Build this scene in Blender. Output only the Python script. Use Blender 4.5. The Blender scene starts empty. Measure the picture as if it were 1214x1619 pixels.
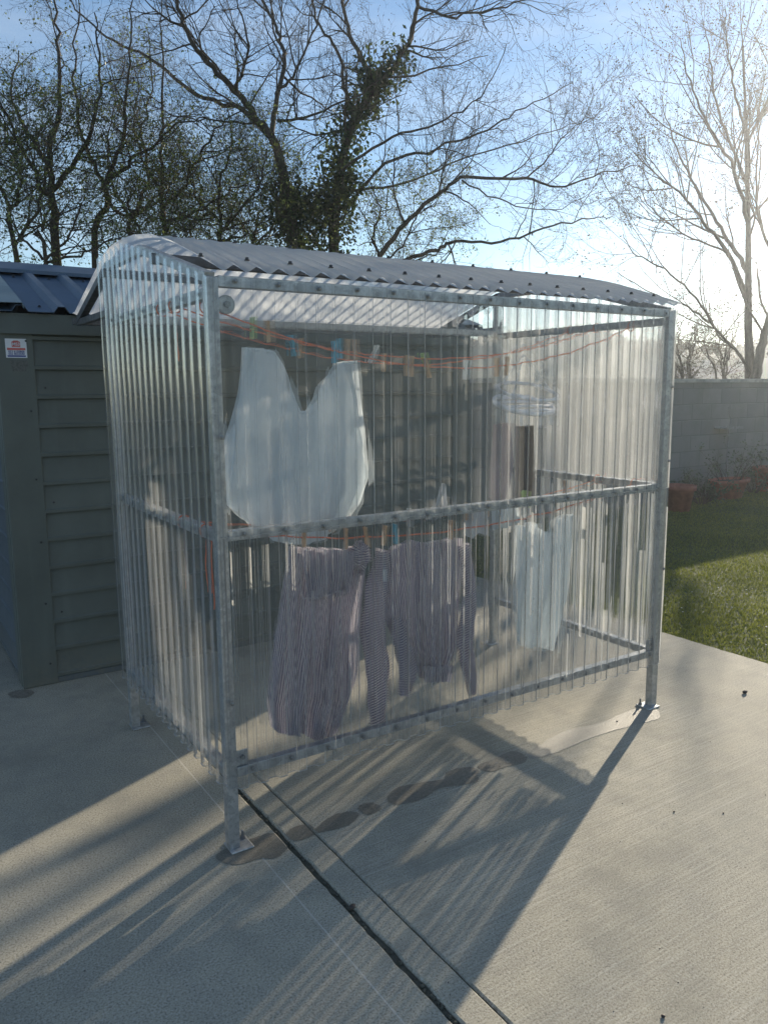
import bpy, math, random
import numpy as np
from mathutils import Vector

# ------------------------------------------------------------------ camera, sky, sun, exposure
SC = bpy.context.scene
COL = SC.collection
FPX, IMW, IMH = 1240.0, 1214.0, 1619.0
CAM = np.array([-0.9418, -2.441, 1.6])
YAW, PITCH, ROLL = 0.5772, 0.1554, -0.0077
FW = np.array([math.sin(YAW)*math.cos(PITCH), math.cos(YAW)*math.cos(PITCH), -math.sin(PITCH)])
R0 = np.array([math.cos(YAW), -math.sin(YAW), 0.0]); U0 = np.cross(R0, FW)
RT = R0*math.cos(ROLL)+U0*math.sin(ROLL); UP = -R0*math.sin(ROLL)+U0*math.cos(ROLL)
cd = bpy.data.cameras.new('camera'); cam = bpy.data.objects.new('camera', cd); COL.objects.link(cam)
cam.location = CAM
from mathutils import Matrix
cam.rotation_euler = Matrix((RT, UP, -FW)).transposed().to_euler()
cd.sensor_fit = 'VERTICAL'; cd.sensor_height = 24.0; cd.lens = FPX/IMH*24.0
cd.clip_start = 0.05; cd.clip_end = 6000
SC.camera = cam

SUN_AZ, SUN_EL = math.radians(25.5), math.radians(15.0)     # azimuth from +X towards +Y
SC.view_settings.view_transform = 'Standard'; SC.view_settings.look = 'None'
SC.view_settings.gamma = 1.0; SC.view_settings.use_curve_mapping = False
SC.view_settings.exposure = 1.22
W = bpy.data.worlds.new('World'); SC.world = W; W.use_nodes = True
wt = W.node_tree; bg = wt.nodes['Background']
sky = wt.nodes.new('ShaderNodeTexSky'); sky.sky_type = 'NISHITA'; sky.sun_disc = False
sky.sun_elevation = SUN_EL; sky.sun_rotation = math.pi/2-SUN_AZ
sky.altitude = 50; sky.air_density = 1.0; sky.dust_density = 0.0; sky.ozone_density = 2.2
# thin cirrus streaks
tc = wt.nodes.new('ShaderNodeTexCoord'); mp = wt.nodes.new('ShaderNodeMapping')
mp.inputs['Scale'].default_value = (1.2, 1.2, 9.0); mp.inputs['Rotation'].default_value = (0.10, -0.12, 0.3)
nz = wt.nodes.new('ShaderNodeTexNoise'); nz.inputs['Scale'].default_value = 1.6; nz.inputs['Detail'].default_value = 7; nz.inputs['Roughness'].default_value = 0.55
cr = wt.nodes.new('ShaderNodeValToRGB'); cr.color_ramp.elements[0].position = 0.46; cr.color_ramp.elements[1].position = 0.80
cr.color_ramp.elements[0].color = (0, 0, 0, 1); cr.color_ramp.elements[1].color = (0.28, 0.28, 0.28, 1)
mx = wt.nodes.new('ShaderNodeMix'); mx.data_type = 'RGBA'
mx.inputs['B'].default_value = (6.6, 6.9, 7.2, 1)
wt.links.new(tc.outputs['Generated'], mp.inputs['Vector']); wt.links.new(mp.outputs['Vector'], nz.inputs['Vector'])
wt.links.new(nz.outputs['Fac'], cr.inputs['Fac']); wt.links.new(cr.outputs['Color'], mx.inputs['Factor'])
wt.links.new(sky.outputs['Color'], mx.inputs['A']); wt.links.new(mx.outputs['Result'], bg.inputs['Color'])
bg.inputs['Strength'].default_value = 0.071
sl = bpy.data.lights.new('sun', 'SUN'); sl.energy = 3.6; sl.angle = math.radians(0.55); sl.color = (1.0, 0.88, 0.69)
so = bpy.data.objects.new('sun', sl); COL.objects.link(so)
so.location = (20, 10, 12); sl.cycles.is_caustics_light = True
sdir = Vector((math.cos(SUN_EL)*math.cos(SUN_AZ), math.cos(SUN_EL)*math.sin(SUN_AZ), math.sin(SUN_EL)))
so.rotation_euler = sdir.to_track_quat('Z', 'Y').to_euler()
SC.cycles.max_bounces = 10; SC.cycles.transparent_max_bounces = 24
SC.cycles.diffuse_bounces = 4; SC.cycles.glossy_bounces = 3; SC.cycles.transmission_bounces = 6
SC.cycles.caustics_refractive = True; SC.cycles.caustics_reflective = False
SC.cycles.sample_clamp_indirect = 4.0
SC.cycles.volume_bounces = 0

# ------------------------------------------------------------------ helpers
rnd = random.Random(7)
def ray(x, y): return FW+RT*((x-IMW/2)/FPX)-UP*((y-IMH/2)/FPX)
def at(x, y, depth): return CAM+ray(x, y)*depth          # a place in the world seen in that direction, depth metres out
def on_y(x, y, Y):
    d = ray(x, y); return CAM+d*((Y-CAM[1])/d[1])
def on_x(x, y, X):
    d = ray(x, y); return CAM+d*((X-CAM[0])/d[0])
def ground(x, y, z=0):
    d = ray(x, y); return CAM+d*((z-CAM[2])/d[2])

class MB:
    def __init__(s): s.v = []; s.f = []; s.uv = []; s.n = 0; s.has_uv = False
    def add(s, V, Fc, UV=None):
        V = np.asarray(V, float); s.v.append(V)
        s.f += [tuple(int(i)+s.n for i in f) for f in Fc]
        if UV is not None: s.uv.append(np.asarray(UV, float)); s.has_uv = True
        else: s.uv.append(np.zeros((len(V), 2)))
        s.n += len(V)
    def box(s, lo, hi):
        x0, y0, z0 = lo; x1, y1, z1 = hi
        s.add([(x0,y0,z0),(x1,y0,z0),(x1,y1,z0),(x0,y1,z0),(x0,y0,z1),(x1,y0,z1),(x1,y1,z1),(x0,y1,z1)],
              [(3,2,1,0),(4,5,6,7),(0,1,5,4),(1,2,6,5),(2,3,7,6),(3,0,4,7)])
    def beam(s, p, q, w, h, up=(0,0,1)):
        p = np.array(p, float); q = np.array(q, float); d = (q-p)/np.linalg.norm(q-p)
        a = np.cross(d, up); 
        if np.linalg.norm(a) < 1e-6: a = np.array([1.,0,0])
        a /= np.linalg.norm(a); b = np.cross(a, d)
        V = [c+a*i*w/2+b*j*h/2 for c in (p, q) for i, j in ((-1,-1),(1,-1),(1,1),(-1,1))]
        s.add(V, [(3,2,1,0),(4,5,6,7),(0,1,5,4),(1,2,6,5),(2,3,7,6),(3,0,4,7)])
    def tube(s, pts, rad, n=6, caps=True):
        pts = np.asarray(pts, float); m = len(pts); rad = np.broadcast_to(np.asarray(rad, float), (m,))
        T = np.gradient(pts, axis=0); T /= np.linalg.norm(T, axis=1)[:, None]+1e-12
        ref = np.array([0.31, 0.17, 0.93]) if abs(T[0][2]) < .9 else np.array([1., .1, 0])
        A = np.cross(T, ref); A /= np.linalg.norm(A, axis=1)[:, None]; B = np.cross(T, A)
        th = np.arange(n)*2*math.pi/n
        V = (pts[:, None]+rad[:, None, None]*(A[:, None]*np.cos(th)[None, :, None]+B[:, None]*np.sin(th)[None, :, None])).reshape(-1, 3)
        Fc = [(i*n+j, i*n+(j+1) % n, (i+1)*n+(j+1) % n, (i+1)*n+j) for i in range(m-1) for j in range(n)]
        if caps: Fc += [tuple(range(n))[::-1], tuple((m-1)*n+j for j in range(n))]
        s.add(V, Fc)
    def lathe(s, prof, n=16, c=(0,0,0)):
        V = [(c[0]+r*math.cos(2*math.pi*j/n), c[1]+r*math.sin(2*math.pi*j/n), c[2]+z) for r, z in prof for j in range(n)]
        m = len(prof)
        Fc = [(i*n+j, i*n+(j+1) % n, (i+1)*n+(j+1) % n, (i+1)*n+j) for i in range(m-1) for j in range(n)]
        s.add(V, Fc+[tuple(range(n))[::-1], tuple((m-1)*n+j for j in range(n))])
    def grid(s, P, UV=None, flip=False):      # P: (r, c, 3)
        r, c, _ = P.shape
        Fc = [(i*c+j, i*c+j+1, (i+1)*c+j+1, (i+1)*c+j) for i in range(r-1) for j in range(c-1)]
        if flip: Fc = [f[::-1] for f in Fc]
        s.add(P.reshape(-1, 3), Fc, None if UV is None else UV.reshape(-1, 2))
    def build(s, name, mat, parent=None, smooth=False, bevel=0.0):
        me = bpy.data.meshes.new(name)
        V = np.concatenate(s.v); me.from_pydata(V.tolist(), [], s.f)
        if s.has_uv:
            UV = np.concatenate(s.uv); lay = me.uv_layers.new(name='UVMap')
            li = np.empty(len(me.loops), np.int32); me.loops.foreach_get('vertex_index', li)
            lay.data.foreach_set('uv', UV[li].astype(np.float32).ravel())
        if smooth: me.polygons.foreach_set('use_smooth', [True]*len(me.polygons))
        if mat: me.materials.append(mat)
        o = bpy.data.objects.new(name, me); COL.objects.link(o)
        if parent is not None: o.parent = parent
        if bevel:
            b = o.modifiers.new('bevel', 'BEVEL'); b.width = bevel; b.segments = 2; b.limit_method = 'ANGLE'
        return o

def fast_mesh(name, V, Q, mat, parent=None, smooth=False):     # V (n,3), Q (m,k) with one k
    me = bpy.data.meshes.new(name); k = Q.shape[1]
    me.vertices.add(len(V)); me.vertices.foreach_set('co', V.astype(np.float32).ravel())
    me.loops.add(Q.size); me.loops.foreach_set('vertex_index', Q.astype(np.int32).ravel())
    me.polygons.add(len(Q)); me.polygons.foreach_set('loop_start', np.arange(0, Q.size, k, dtype=np.int32))
    me.polygons.foreach_set('loop_total', np.full(len(Q), k, np.int32))
    if smooth: me.polygons.foreach_set('use_smooth', np.ones(len(Q), bool))
    me.update(calc_edges=True); me.materials.append(mat)
    o = bpy.data.objects.new(name, me); COL.objects.link(o)
    if parent is not None: o.parent = parent
    return o

def tag(o, label=None, cat=None, group=None, kind=None):
    if label: o['label'] = label
    if cat: o['category'] = cat
    if group: o['group'] = group
    if kind: o['kind'] = kind
    return o
def empty(name, loc=(0,0,0), label=None, cat=None, group=None):
    o = bpy.data.objects.new(name, None); COL.objects.link(o); o.location = loc; o.empty_display_size = .1
    return tag(o, label, cat, group)

# ---- node material helper
class NM:
    def __init__(s, name):
        s.m = bpy.data.materials.new(name); s.m.use_nodes = True; s.t = s.m.node_tree
        s.out = s.t.nodes['Material Output']; s.b = s.t.nodes['Principled BSDF']
    def n(s, typ, **kw):
        x = s.t.nodes.new('ShaderNode'+typ)
        for k, v in kw.items():
            if k in x.inputs: x.inputs[k].default_value = v
            else: setattr(x, k, v)
        return x
    def l(s, a, b): s.t.links.new(a, b)
    def coord(s, which='Object', scale=(1,1,1), rot=(0,0,0)):
        t = s.n('TexCoord'); m = s.n('Mapping'); m.inputs['Scale'].default_value = scale; m.inputs['Rotation'].default_value = rot
        s.l(t.outputs[which], m.inputs['Vector']); return m.outputs['Vector']
    def noise(s, vec, scale, detail=4, rough=.5):
        x = s.n('TexNoise'); x.inputs['Scale'].default_value = scale; x.inputs['Detail'].default_value = detail; x.inputs['Roughness'].default_value = rough
        s.l(vec, x.inputs['Vector']); return x.outputs['Fac']
    def ramp(s, fac, stops):
        r = s.n('ValToRGB'); e = r.color_ramp.elements
        while len(e) < len(stops): e.new(.5)
        for el, (p, c) in zip(e, stops):
            el.position = p; el.color = (c, c, c, 1) if isinstance(c, (int, float)) else (*c, 1)
        s.l(fac, r.inputs['Fac']); return r.outputs['Color']
    def mix(s, fac, a, b, typ='MIX'):
        x = s.n('Mix', data_type='RGBA', blend_type=typ)
        for k, v in (('Factor', fac), ('A', a), ('B', b)):
            i = x.inputs[k]
            if hasattr(v, 'links'): s.l(v, i)
            elif isinstance(v, (int, float)) : i.default_value = v if k == 'Factor' else (v, v, v, 1)
            else: i.default_value = (*v, 1)
        return x.outputs['Result']
    def math(s, op, a, b=0.0, c=0.0, clamp=False):
        x = s.n('Math', operation=op, use_clamp=clamp)
        for i, v in enumerate((a, b, c)):
            if hasattr(v, 'links'): s.l(v, x.inputs[i])
            else: x.inputs[i].default_value = v
        return x.outputs[0]
    def bump(s, h, strength=.3, dist=.01):
        x = s.n('Bump'); x.inputs['Strength'].default_value = strength; x.inputs['Distance'].default_value = dist
        s.l(h, x.inputs['Height']); return x.outputs['Normal']
    def base(s, col=None, rough=None, metal=None, normal=None, spec=None):
        for k, v in (('Base Color', col), ('Roughness', rough), ('Metallic', metal), ('Specular IOR Level', spec)):
            if v is None: continue
            if hasattr(v, 'links'): s.l(v, s.b.inputs[k])
            else: s.b.inputs[k].default_value = (*v, 1) if k == 'Base Color' else v
        if normal is not None: s.l(normal, s.b.inputs['Normal'])
        return s.m
    def mixsh(s, fac, a, b):
        x = s.n('MixShader')
        if hasattr(fac, 'links'): s.l(fac, x.inputs[0])
        else: x.inputs[0].default_value = fac
        s.l(a, x.inputs[1]); s.l(b, x.inputs[2]); return x.outputs[0]

def plain(name, col, rough=.6, metal=0, var=.25, scale=20):
    m = NM(name); v = m.coord(); f = m.noise(v, scale)
    c = m.mix(m.ramp(f, [(.3, 0.), (.7, 1.)]), tuple(x*(1-var) for x in col), tuple(min(1, x*(1+var)) for x in col))
    return m.base(c, rough, metal)

# ------------------------------------------------------------------ materials
def concrete(name, brushed):
    m = NM(name); v = m.coord()
    big = m.noise(v, .9, 5, .6); mid = m.noise(v, 7, 5, .6); fine = m.noise(v, 150, 4, .8)
    c = m.mix(m.ramp(big, [(.3, 0), (.7, 1)]), (.36, .328, .252), (.49, .447, .348))
    c = m.mix(m.ramp(mid, [(.40, 0), (.72, .6)]), c, (.30, .28, .235))
    c = m.mix(m.ramp(fine, [(.36, .9), (.48, 0)]), c, (.12, .115, .10))
    c = m.mix(m.ramp(fine, [(.52, 0), (.66, .6)]), c, (.62, .60, .54))
    h = m.math('MULTIPLY', fine, .6)
    if brushed:
        sv = m.coord(scale=(1.6, 120, 1), rot=(0, 0, math.radians(-5)))
        br = m.noise(sv, 1.0, 4, .6); pm = m.ramp(m.noise(v, .8, 3), [(.36, .35), (.60, 1)])
        c = m.mix(m.math('MULTIPLY', m.ramp(br, [(.52, 0), (.70, .5)]), pm), c, (.62, .59, .51))
        c = m.mix(m.math('MULTIPLY', m.ramp(br, [(.32, .45), (.46, 0)]), pm), c, (.22, .207, .175))
        h = m.math('ADD', h, m.math('MULTIPLY', m.math('MULTIPLY', br, pm), .35))
    else:
        # a pale trowel line parallel to the joint
        t = m.n('TexCoord'); sx = m.n('SeparateXYZ'); m.l(t.outputs['Object'], sx.inputs[0])
        wob = m.noise(m.coord(scale=(0, 1, 0)), 6, 3)
        xx = m.math('ABSOLUTE', m.math('SUBTRACT', m.math('SUBTRACT', sx.outputs['X'], .060), m.math('MULTIPLY', wob, .004)))
        c = m.mix(m.ramp(xx, [(.0012, .75), (.0032, 0)]), c, (.66, .63, .56))
    st = m.noise(m.coord(scale=(1, 1, 1), rot=(0, 0, .5)), 2.2, 6, .7); c = m.mix(m.ramp(st, [(.50, 0), (.68, .55)]), c, (.235, .225, .185))
    pit = m.n('TexVoronoi', feature='F1'); pit.inputs['Scale'].default_value = 26; m.l(v, pit.inputs['Vector'])
    c = m.mix(m.ramp(pit.outputs['Distance'], [(.03, .55), (.075, 0)]), c, (.14, .13, .115))
    return m.base(c, .82, 0, m.bump(h, .42, .005), .35)
M = {}
M['slab_l'] = concrete('concrete_speckled', False)
M['slab_r'] = concrete('concrete_brushed', True)
m = NM('wet_concrete'); v = m.coord(); f = m.noise(v, 230, 3, .6)
M['wet'] = m.base(m.mix(m.ramp(f, [(.35, 0), (.65, 1)]), (.15, .132, .102), (.27, .243, .195)), m.ramp(m.noise(v, 60, 3), [(.35, .33), (.65, .6)]), 0, m.bump(f, .35, .004), .5)
m = NM('joint_dirt'); v = m.coord(); f = m.noise(v, 60, 4)
M['dirt'] = m.base(m.mix(f, (.05, .05, .038), (.16, .155, .115)), .95)
m = NM('soil_ground'); v = m.coord(); f = m.noise(v, .05, 5); g = m.noise(v, 3, 4)
M['terrain'] = m.base(m.mix(f, (.05, .08, .025), (.11, .12, .05)), .95, 0, m.bump(g, .5, .1))

m = NM('galvanised_steel'); v = m.coord()
vo = m.n('TexVoronoi', feature='F1'); vo.inputs['Scale'].default_value = 34; m.l(v, vo.inputs['Vector'])
wv = m.noise(v, 55, 4, .65); sp = m.ramp(vo.outputs['Color'], [(.2, 0), (.8, 1)])
c = m.mix(sp, (.40, .415, .43), (.55, .56, .57)); c = m.mix(m.ramp(wv, [(.48, 0), (.62, .6)]), c, (.30, .31, .32))
c = m.mix(m.ramp(m.noise(v, 9, 4), [(.58, 0), (.75, .5)]), c, (.75, .75, .75))
M['galv'] = m.base(c, m.ramp(wv, [(.3, .34), (.7, .55)]), .75, m.bump(wv, .12, .002))
M['galv_dark'] = plain('weathered_steel', (.15, .155, .165), .5, .7, .3, 40)
M['bolt'] = plain('zinc_bolt', (.27, .275, .28), .38, .8, .2, 300)
M['screw_dark'] = plain('dark_screw_cap', (.05, .05, .055), .45, .3, .3, 200)

def sheet_mat(name, milky, refr, stretch, gloss_rough=.14, tint=(.955, .965, .975), shine=.42):
    m = NM(name); t = m.t; t.nodes.remove(m.b)
    v = m.coord(scale=stretch)
    st = m.noise(v, 1.0, 4, .6); dust = m.noise(m.coord(), 5, 5, .65); sc = m.noise(m.coord(), 48, 4, .7)
    h = m.math('ADD', st, m.math('MULTIPLY', m.noise(m.coord(), 14, 3), .25))
    nb = m.bump(h, .10, .005)
    lw = m.n('LayerWeight'); lw.inputs['Blend'].default_value = .32
    tr = m.n('BsdfTransparent'); tr.inputs['Color'].default_value = (*tint, 1)
    rf = m.n('BsdfRefraction'); rf.inputs['IOR'].default_value = 1.07; rf.inputs['Roughness'].default_value = .02; rf.inputs['Color'].default_value = (*tint, 1)
    m.l(nb, rf.inputs['Normal'])
    gl = m.n('BsdfGlossy'); gl.inputs['Roughness'].default_value = gloss_rough; gl.inputs['Color'].default_value = (.9, .92, .95, 1); m.l(nb, gl.inputs['Normal'])
    tl = m.n('BsdfTranslucent'); tl.inputs['Color'].default_value = (.86, .87, .86, 1)
    df = m.n('BsdfDiffuse'); df.inputs['Color'].default_value = (.90, .89, .89, 1)
    mk = m.mixsh(.35, tl.outputs[0], df.outputs[0])
    clear = m.mixsh(refr, tr.outputs[0], rf.outputs[0])
    fres = m.math('MULTIPLY_ADD', lw.outputs['Fresnel'], shine, .012, clamp=True)
    edge = m.math('MULTIPLY', m.math('POWER', lw.outputs['Facing'], 3.2), .60)
    dirt = m.math('ADD', m.math('MULTIPLY', m.ramp(st, [(.54, 0), (.66, 1)]), .20), m.math('MULTIPLY', m.ramp(dust, [(.45, 0), (.8, 1)]), .10))  # dirt, plus bright refraction lines put into the colour as pale streaks
    dirt = m.math('ADD', dirt, m.math('MULTIPLY', m.ramp(sc, [(.66, 0), (.72, 1)]), .12))
    fac = m.math('ADD', m.math('ADD', dirt, milky), edge, clamp=True)
    m.l(m.mixsh(fres, m.mixsh(fac, clear, mk), gl.outputs[0]), m.out.inputs['Surface'])
    return m.m
M['sheet_front'] = sheet_mat('clear_corrugated_plastic', .085, .34, (150, 150, .3))
M['sheet_side'] = sheet_mat('clear_corrugated_plastic_side', .05, .22, (130, 130, .3))
M['sheet_hazy'] = sheet_mat('milky_corrugated_plastic', .30, .10, (60, 60, .6))
M['sheet_lower'] = sheet_mat('clear_corrugated_plastic_lower', .05, .30, (150, 150, .3))
M['sheet_right'] = sheet_mat('hazy_corrugated_plastic', .03, .45, (60, 60, .6))
m = NM('glow_film'); m.t.nodes.remove(m.b); st = m.noise(m.coord(scale=(40, 40, .8)), 1, 4, .6); du = m.noise(m.coord(), 5, 5, .65)  # translucent film of the added strips that imitate the sheets' sunlit glow
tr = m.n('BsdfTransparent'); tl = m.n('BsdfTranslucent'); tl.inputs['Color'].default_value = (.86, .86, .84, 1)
m.l(m.mixsh(m.math('ADD', .30, m.math('ADD', m.math('MULTIPLY', st, .16), m.math('MULTIPLY', m.ramp(du, [(.4, 0), (.75, 1)]), .16))), tr.outputs[0], tl.outputs[0]), m.out.inputs['Surface']); M['glow_strips'] = m.m
M['sheet_roof'] = sheet_mat('weathered_roof_plastic', .84, .12, (30, 3, 3), .4, shine=.10)

M['sheet_edge'] = sheet_mat('cut_plastic_edge', .55, .1, (60, 60, 60), .2)  # milkier than the sheet, standing for light piped to its rim
m = NM('orange_twine'); v = m.coord(); f = m.noise(v, 150, 3)
M['twine'] = m.base(m.mix(f, (.75, .14, .05), (.95, .26, .12)), .7)
M['wood_peg'] = plain('peg_wood', (.55, .37, .23), .7, 0, .25, 60)
M['blue_peg'] = plain('peg_blue', (.10, .40, .55), .4, 0, .1)
M['white_peg'] = plain('peg_white', (.75, .76, .74), .4, 0, .05)
M['green_peg'] = plain('peg_green', (.42, .62, .20), .4, 0, .1)

def cloth(name, c0, c1, trans=.4):
    m = NM(name); m.t.nodes.remove(m.b); v = m.coord(); f = m.noise(v, 9, 4); w = m.noise(v, 420, 2)
    col = m.mix(f, c0, c1); nb = m.bump(m.math('ADD', m.math('MULTIPLY', f, 2.), m.math('MULTIPLY', w, .1)), .3, .01)
    d = m.n('BsdfDiffuse'); t = m.n('BsdfTranslucent')
    for s in (d, t): m.l(col, s.inputs['Color']); m.l(nb, s.inputs['Normal'])
    m.l(m.mixsh(trans, d.outputs[0], t.outputs[0]), m.out.inputs['Surface']); return m.m
M['mint'] = cloth('pale_mint_cotton', (.82, .88, .91), (.88, .92, .94), .75)
M['lilac'] = cloth('pink_grey_cotton', (.50, .42, .44), (.60, .52, .53))
M['black'] = cloth('black_cotton', (.02, .02, .028), (.04, .04, .05), .15)
M['white'] = cloth('white_cotton', (.72, .74, .76), (.80, .81, .82))
def striped(name, period, duty=.5, shirt=False):
    m = NM(name); m.t.nodes.remove(m.b)
    t = m.n('TexCoord'); s = m.n('SeparateXYZ'); m.l(t.outputs['UV'], s.inputs[0])
    wob = m.noise(m.coord(), 8, 3)
    u = m.math('ADD', s.outputs['X'], m.math('MULTIPLY', wob, .006))
    fr = m.math('FRACT', m.math('DIVIDE', u, period))
    tri = m.math('ABSOLUTE', m.math('SUBTRACT', fr, .5))
    fv = m.math('ABSOLUTE', m.math('SUBTRACT', m.math('FRACT', m.math('DIVIDE', s.outputs['Y'], period*.55)), .5))
    k = m.ramp(tri, [(.20, 0), (.27, 1)])
    col = m.mix(k, (.90, .84, .85), (.22, .195, .28))
    col = m.mix(m.math('MULTIPLY', m.ramp(fv, [(.3, 0), (.4, 1)]), .28), col, (.42, .39, .43))
    d = m.n('BsdfDiffuse'); tl = m.n('BsdfTranslucent'); nb = m.bump(m.noise(m.coord(), 16, 4), .35, .02)
    for q in (d, tl): m.l(col, q.inputs['Color']); m.l(nb, q.inputs['Normal'])
    m.l(m.mixsh(.52, d.outputs[0], tl.outputs[0]), m.out.inputs['Surface']); return m.m
M['stripe'] = striped('navy_white_striped_cotton', .0105)

def paint(name, col, rough=.5, bumpy=.05):
    m = NM(name); v = m.coord(); f = m.noise(v, 2.5, 5, .6); g = m.noise(v, 70, 3)
    c = m.mix(m.ramp(f, [(.3, 0), (.75, 1)]), tuple(x*.82 for x in col), tuple(x*1.2 for x in col))
    c = m.mix(m.ramp(m.noise(m.coord(scale=(14, 14, 1.2)), 1, 4), [(.55, 0), (.8, .25)]), c, tuple(x*1.6+.01 for x in col))
    t = m.n('TexCoord'); sx = m.n('SeparateXYZ'); m.l(t.outputs['Object'], sx.inputs[0])     # splashed dirt low on the boards
    lowz = m.math('MULTIPLY', m.ramp(m.math('ADD', sx.outputs['Z'], m.math('MULTIPLY', f, .25)), [(.12, 1), (.42, 0)]), m.ramp(m.noise(m.coord(), 22, 5, .7), [(.4, .2), (.65, .8)]))
    c = m.mix(lowz, c, (.17, .16, .13))
    return m.base(c, rough, 0, m.bump(g, bumpy, .003), .4)
M['shed_wall'] = paint('olive_green_cladding', (.116, .131, .119), .55)
M['shed_side'] = paint('slate_cladding', (.105, .125, .145), .5)
M['shed_roof'] = paint('dark_blue_roof_steel', (.085, .125, .18), .42)
M['shed_trim'] = paint('blue_green_trim_steel', (.16, .22, .245), .45)
M['sticker_white'] = plain('sticker_white', (.72, .74, .78), .4, 0, .04)
M['sticker_red'] = plain('sticker_red', (.55, .13, .12), .4, 0, .1)
M['sticker_blue'] = plain('sticker_blue', (.05, .08, .27), .4, 0, .1)
M['tape'] = plain('old_tape', (.10, .105, .10), .35, 0, .3, 90)

m = NM('grey_blockwork')
bt = m.n('TexBrick'); bt.inputs['Scale'].default_value = 1.0; bt.inputs['Brick Width'].default_value = .45; bt.inputs['Row Height'].default_value = .225; bt.inputs['Mortar Size'].default_value = .008
bt.inputs['Color1'].default_value = (.20, .20, .195, 1); bt.inputs['Color2'].default_value = (.235, .232, .222, 1); bt.inputs['Mortar'].default_value = (.17, .17, .165, 1)
m.l(m.coord(rot=(math.pi/2, 0, 0)), bt.inputs['Vector'])
f = m.noise(m.coord(), 2.0, 6, .65); g = m.noise(m.coord(), 90, 3)
c = m.mix(m.ramp(f, [(.45, 0), (.75, .6)]), bt.outputs['Color'], (.13, .14, .115))
M['block'] = m.base(c, .92, 0, m.bump(m.math('ADD', m.math('MULTIPLY', bt.outputs['Fac'], -1.5), g), .6, .008))
M['coping'] = plain('coping_concrete', (.42, .40, .36), .9, 0, .3, 12)
M['terracotta'] = plain('terracotta', (.33, .125, .085), .8, 0, .25, 14)
M['soil'] = plain('pot_soil', (.035, .027, .02), .95, 0, .4, 40)
M['stone'] = plain('stone_grey', (.24, .24, .23), .85, 0, .2, 20)
M['pebble'] = plain('dark_pebble', (.06, .045, .04), .6, 0, .4, 60)

def bark(name, a, b):
    m = NM(name); v = m.coord(); f = m.noise(v, 4, 6, .7); g = m.noise(m.coord(scale=(26, 26, 6)), 1, 5, .7)
    c = m.mix(m.ramp(g, [(.3, 0), (.7, 1)]), a, b); c = m.mix(m.ramp(f, [(.55, 0), (.7, .5)]), c, (.10, .115, .075))
    return m.base(c, .9, 0, m.bump(g, .8, .02), .2)
M['bark'] = bark('grey_brown_bark', (.055, .045, .036), (.135, .115, .092))
M['bark2'] = bark('brown_thicket_bark', (.050, .042, .033), (.12, .10, .08))
M['bark3'] = bark('pale_grey_bark', (.07, .063, .055), (.15, .135, .115))
def leafmat(name, a, b, scale=3):
    m = NM(name); m.t.nodes.remove(m.b); f = m.noise(m.coord(), scale, 4); g = m.n('NewGeometry')
    k = m.math('ADD', m.math('MULTIPLY', f, .5), m.math('MULTIPLY', g.outputs['Random Per Island'], .5))
    c = m.mix(m.ramp(k, [(.3, 0), (.7, 1)]), a, b)
    d = m.n('BsdfDiffuse'); t = m.n('BsdfTranslucent'); gl = m.n('BsdfGlossy'); gl.inputs['Roughness'].default_value = .45
    m.l(c, d.inputs['Color']); m.l(c, t.inputs['Color'])
    x = m.mixsh(.45, d.outputs[0], t.outputs[0]); m.l(m.mixsh(.05, x, gl.outputs[0]), m.out.inputs['Surface']); return m.m
M['ivy'] = leafmat('ivy_leaf', (.022, .045, .014), (.085, .115, .035))
M['leaf'] = leafmat('young_leaf', (.07, .10, .022), (.19, .225, .06))
M['bud'] = leafmat('bud_brown', (.06, .045, .03), (.13, .11, .07))
M['shrub'] = leafmat('grey_green_leaf', (.06, .085, .05), (.14, .17, .10))
M['grass'] = leafmat('grass_blade', (.08, .11, .014), (.30, .32, .05), 1.2)
m = NM('lawn_soil'); f = m.noise(m.coord(), 14, 5)
M['lawn'] = m.base(m.mix(f, (.035, .05, .015), (.09, .12, .035)), .95)
m = NM('hill_field'); f = m.noise(m.coord(), .02, 5); M['hill'] = m.base(m.mix(m.ramp(f, [(.4, 0), (.6, 1)]), (.045, .07, .03), (.12, .13, .07)), .95)
M['wood_far'] = leafmat('far_wood', (.025, .032, .018), (.06, .065, .035), .1)
M['house_wall'] = plain('far_render', (.6, .58, .54), .8, 0, .1, 1)
M['house_roof'] = plain('far_slate', (.12, .11, .11), .7, 0, .2, 1)
M['glass_dark'] = plain('far_window_glass', (.03, .035, .04), .2, 0, .1)

# ------------------------------------------------------------------ setting: terrain, slabs, lawn, hills
b = MB(); N = 40; xs = np.concatenate([-np.geomspace(125, 20, 14), np.linspace(-15, 15, 7), np.geomspace(20, 125, 14)])
P = np.array([[(x, y, -.16) for x in xs] for y in xs]); b.grid(P)
tag(b.build('terrain', M['terrain']), kind='structure')
JX0, JX1 = .168, .186
def slab(name, x0, x1, y0, y1, mat, ny=30, wob=(0, 0)):
    b = MB(); ys = np.linspace(y0, y1, ny*6); top = []
    r = random.Random(3)
    for y in ys:
        a = x0+(wob[0]*(r.random()**3) if wob[0] else 0); c = x1-(wob[1]*(r.random()**3) if wob[1] else 0)
        top.append([(a, y, -.15), (a, y, -.006), (a+.006, y, 0), (c-.006, y, 0), (c, y, -.006), (c, y, -.15)])
    b.grid(np.array(top)[:, ::1]); return tag(b.build(name, mat), kind='structure')
slab('concrete_slab', -9, JX0, -9, 4.58, M['slab_l'], 60, (0, .006))
slab('concrete_strip', JX1, .2845, -9, 4.58, M['slab_l'], 60, (.006, .002))
slab('concrete_slab', .288, 3.325, -9, 4.58, M['slab_r'], 60, (.002, .01))
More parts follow.
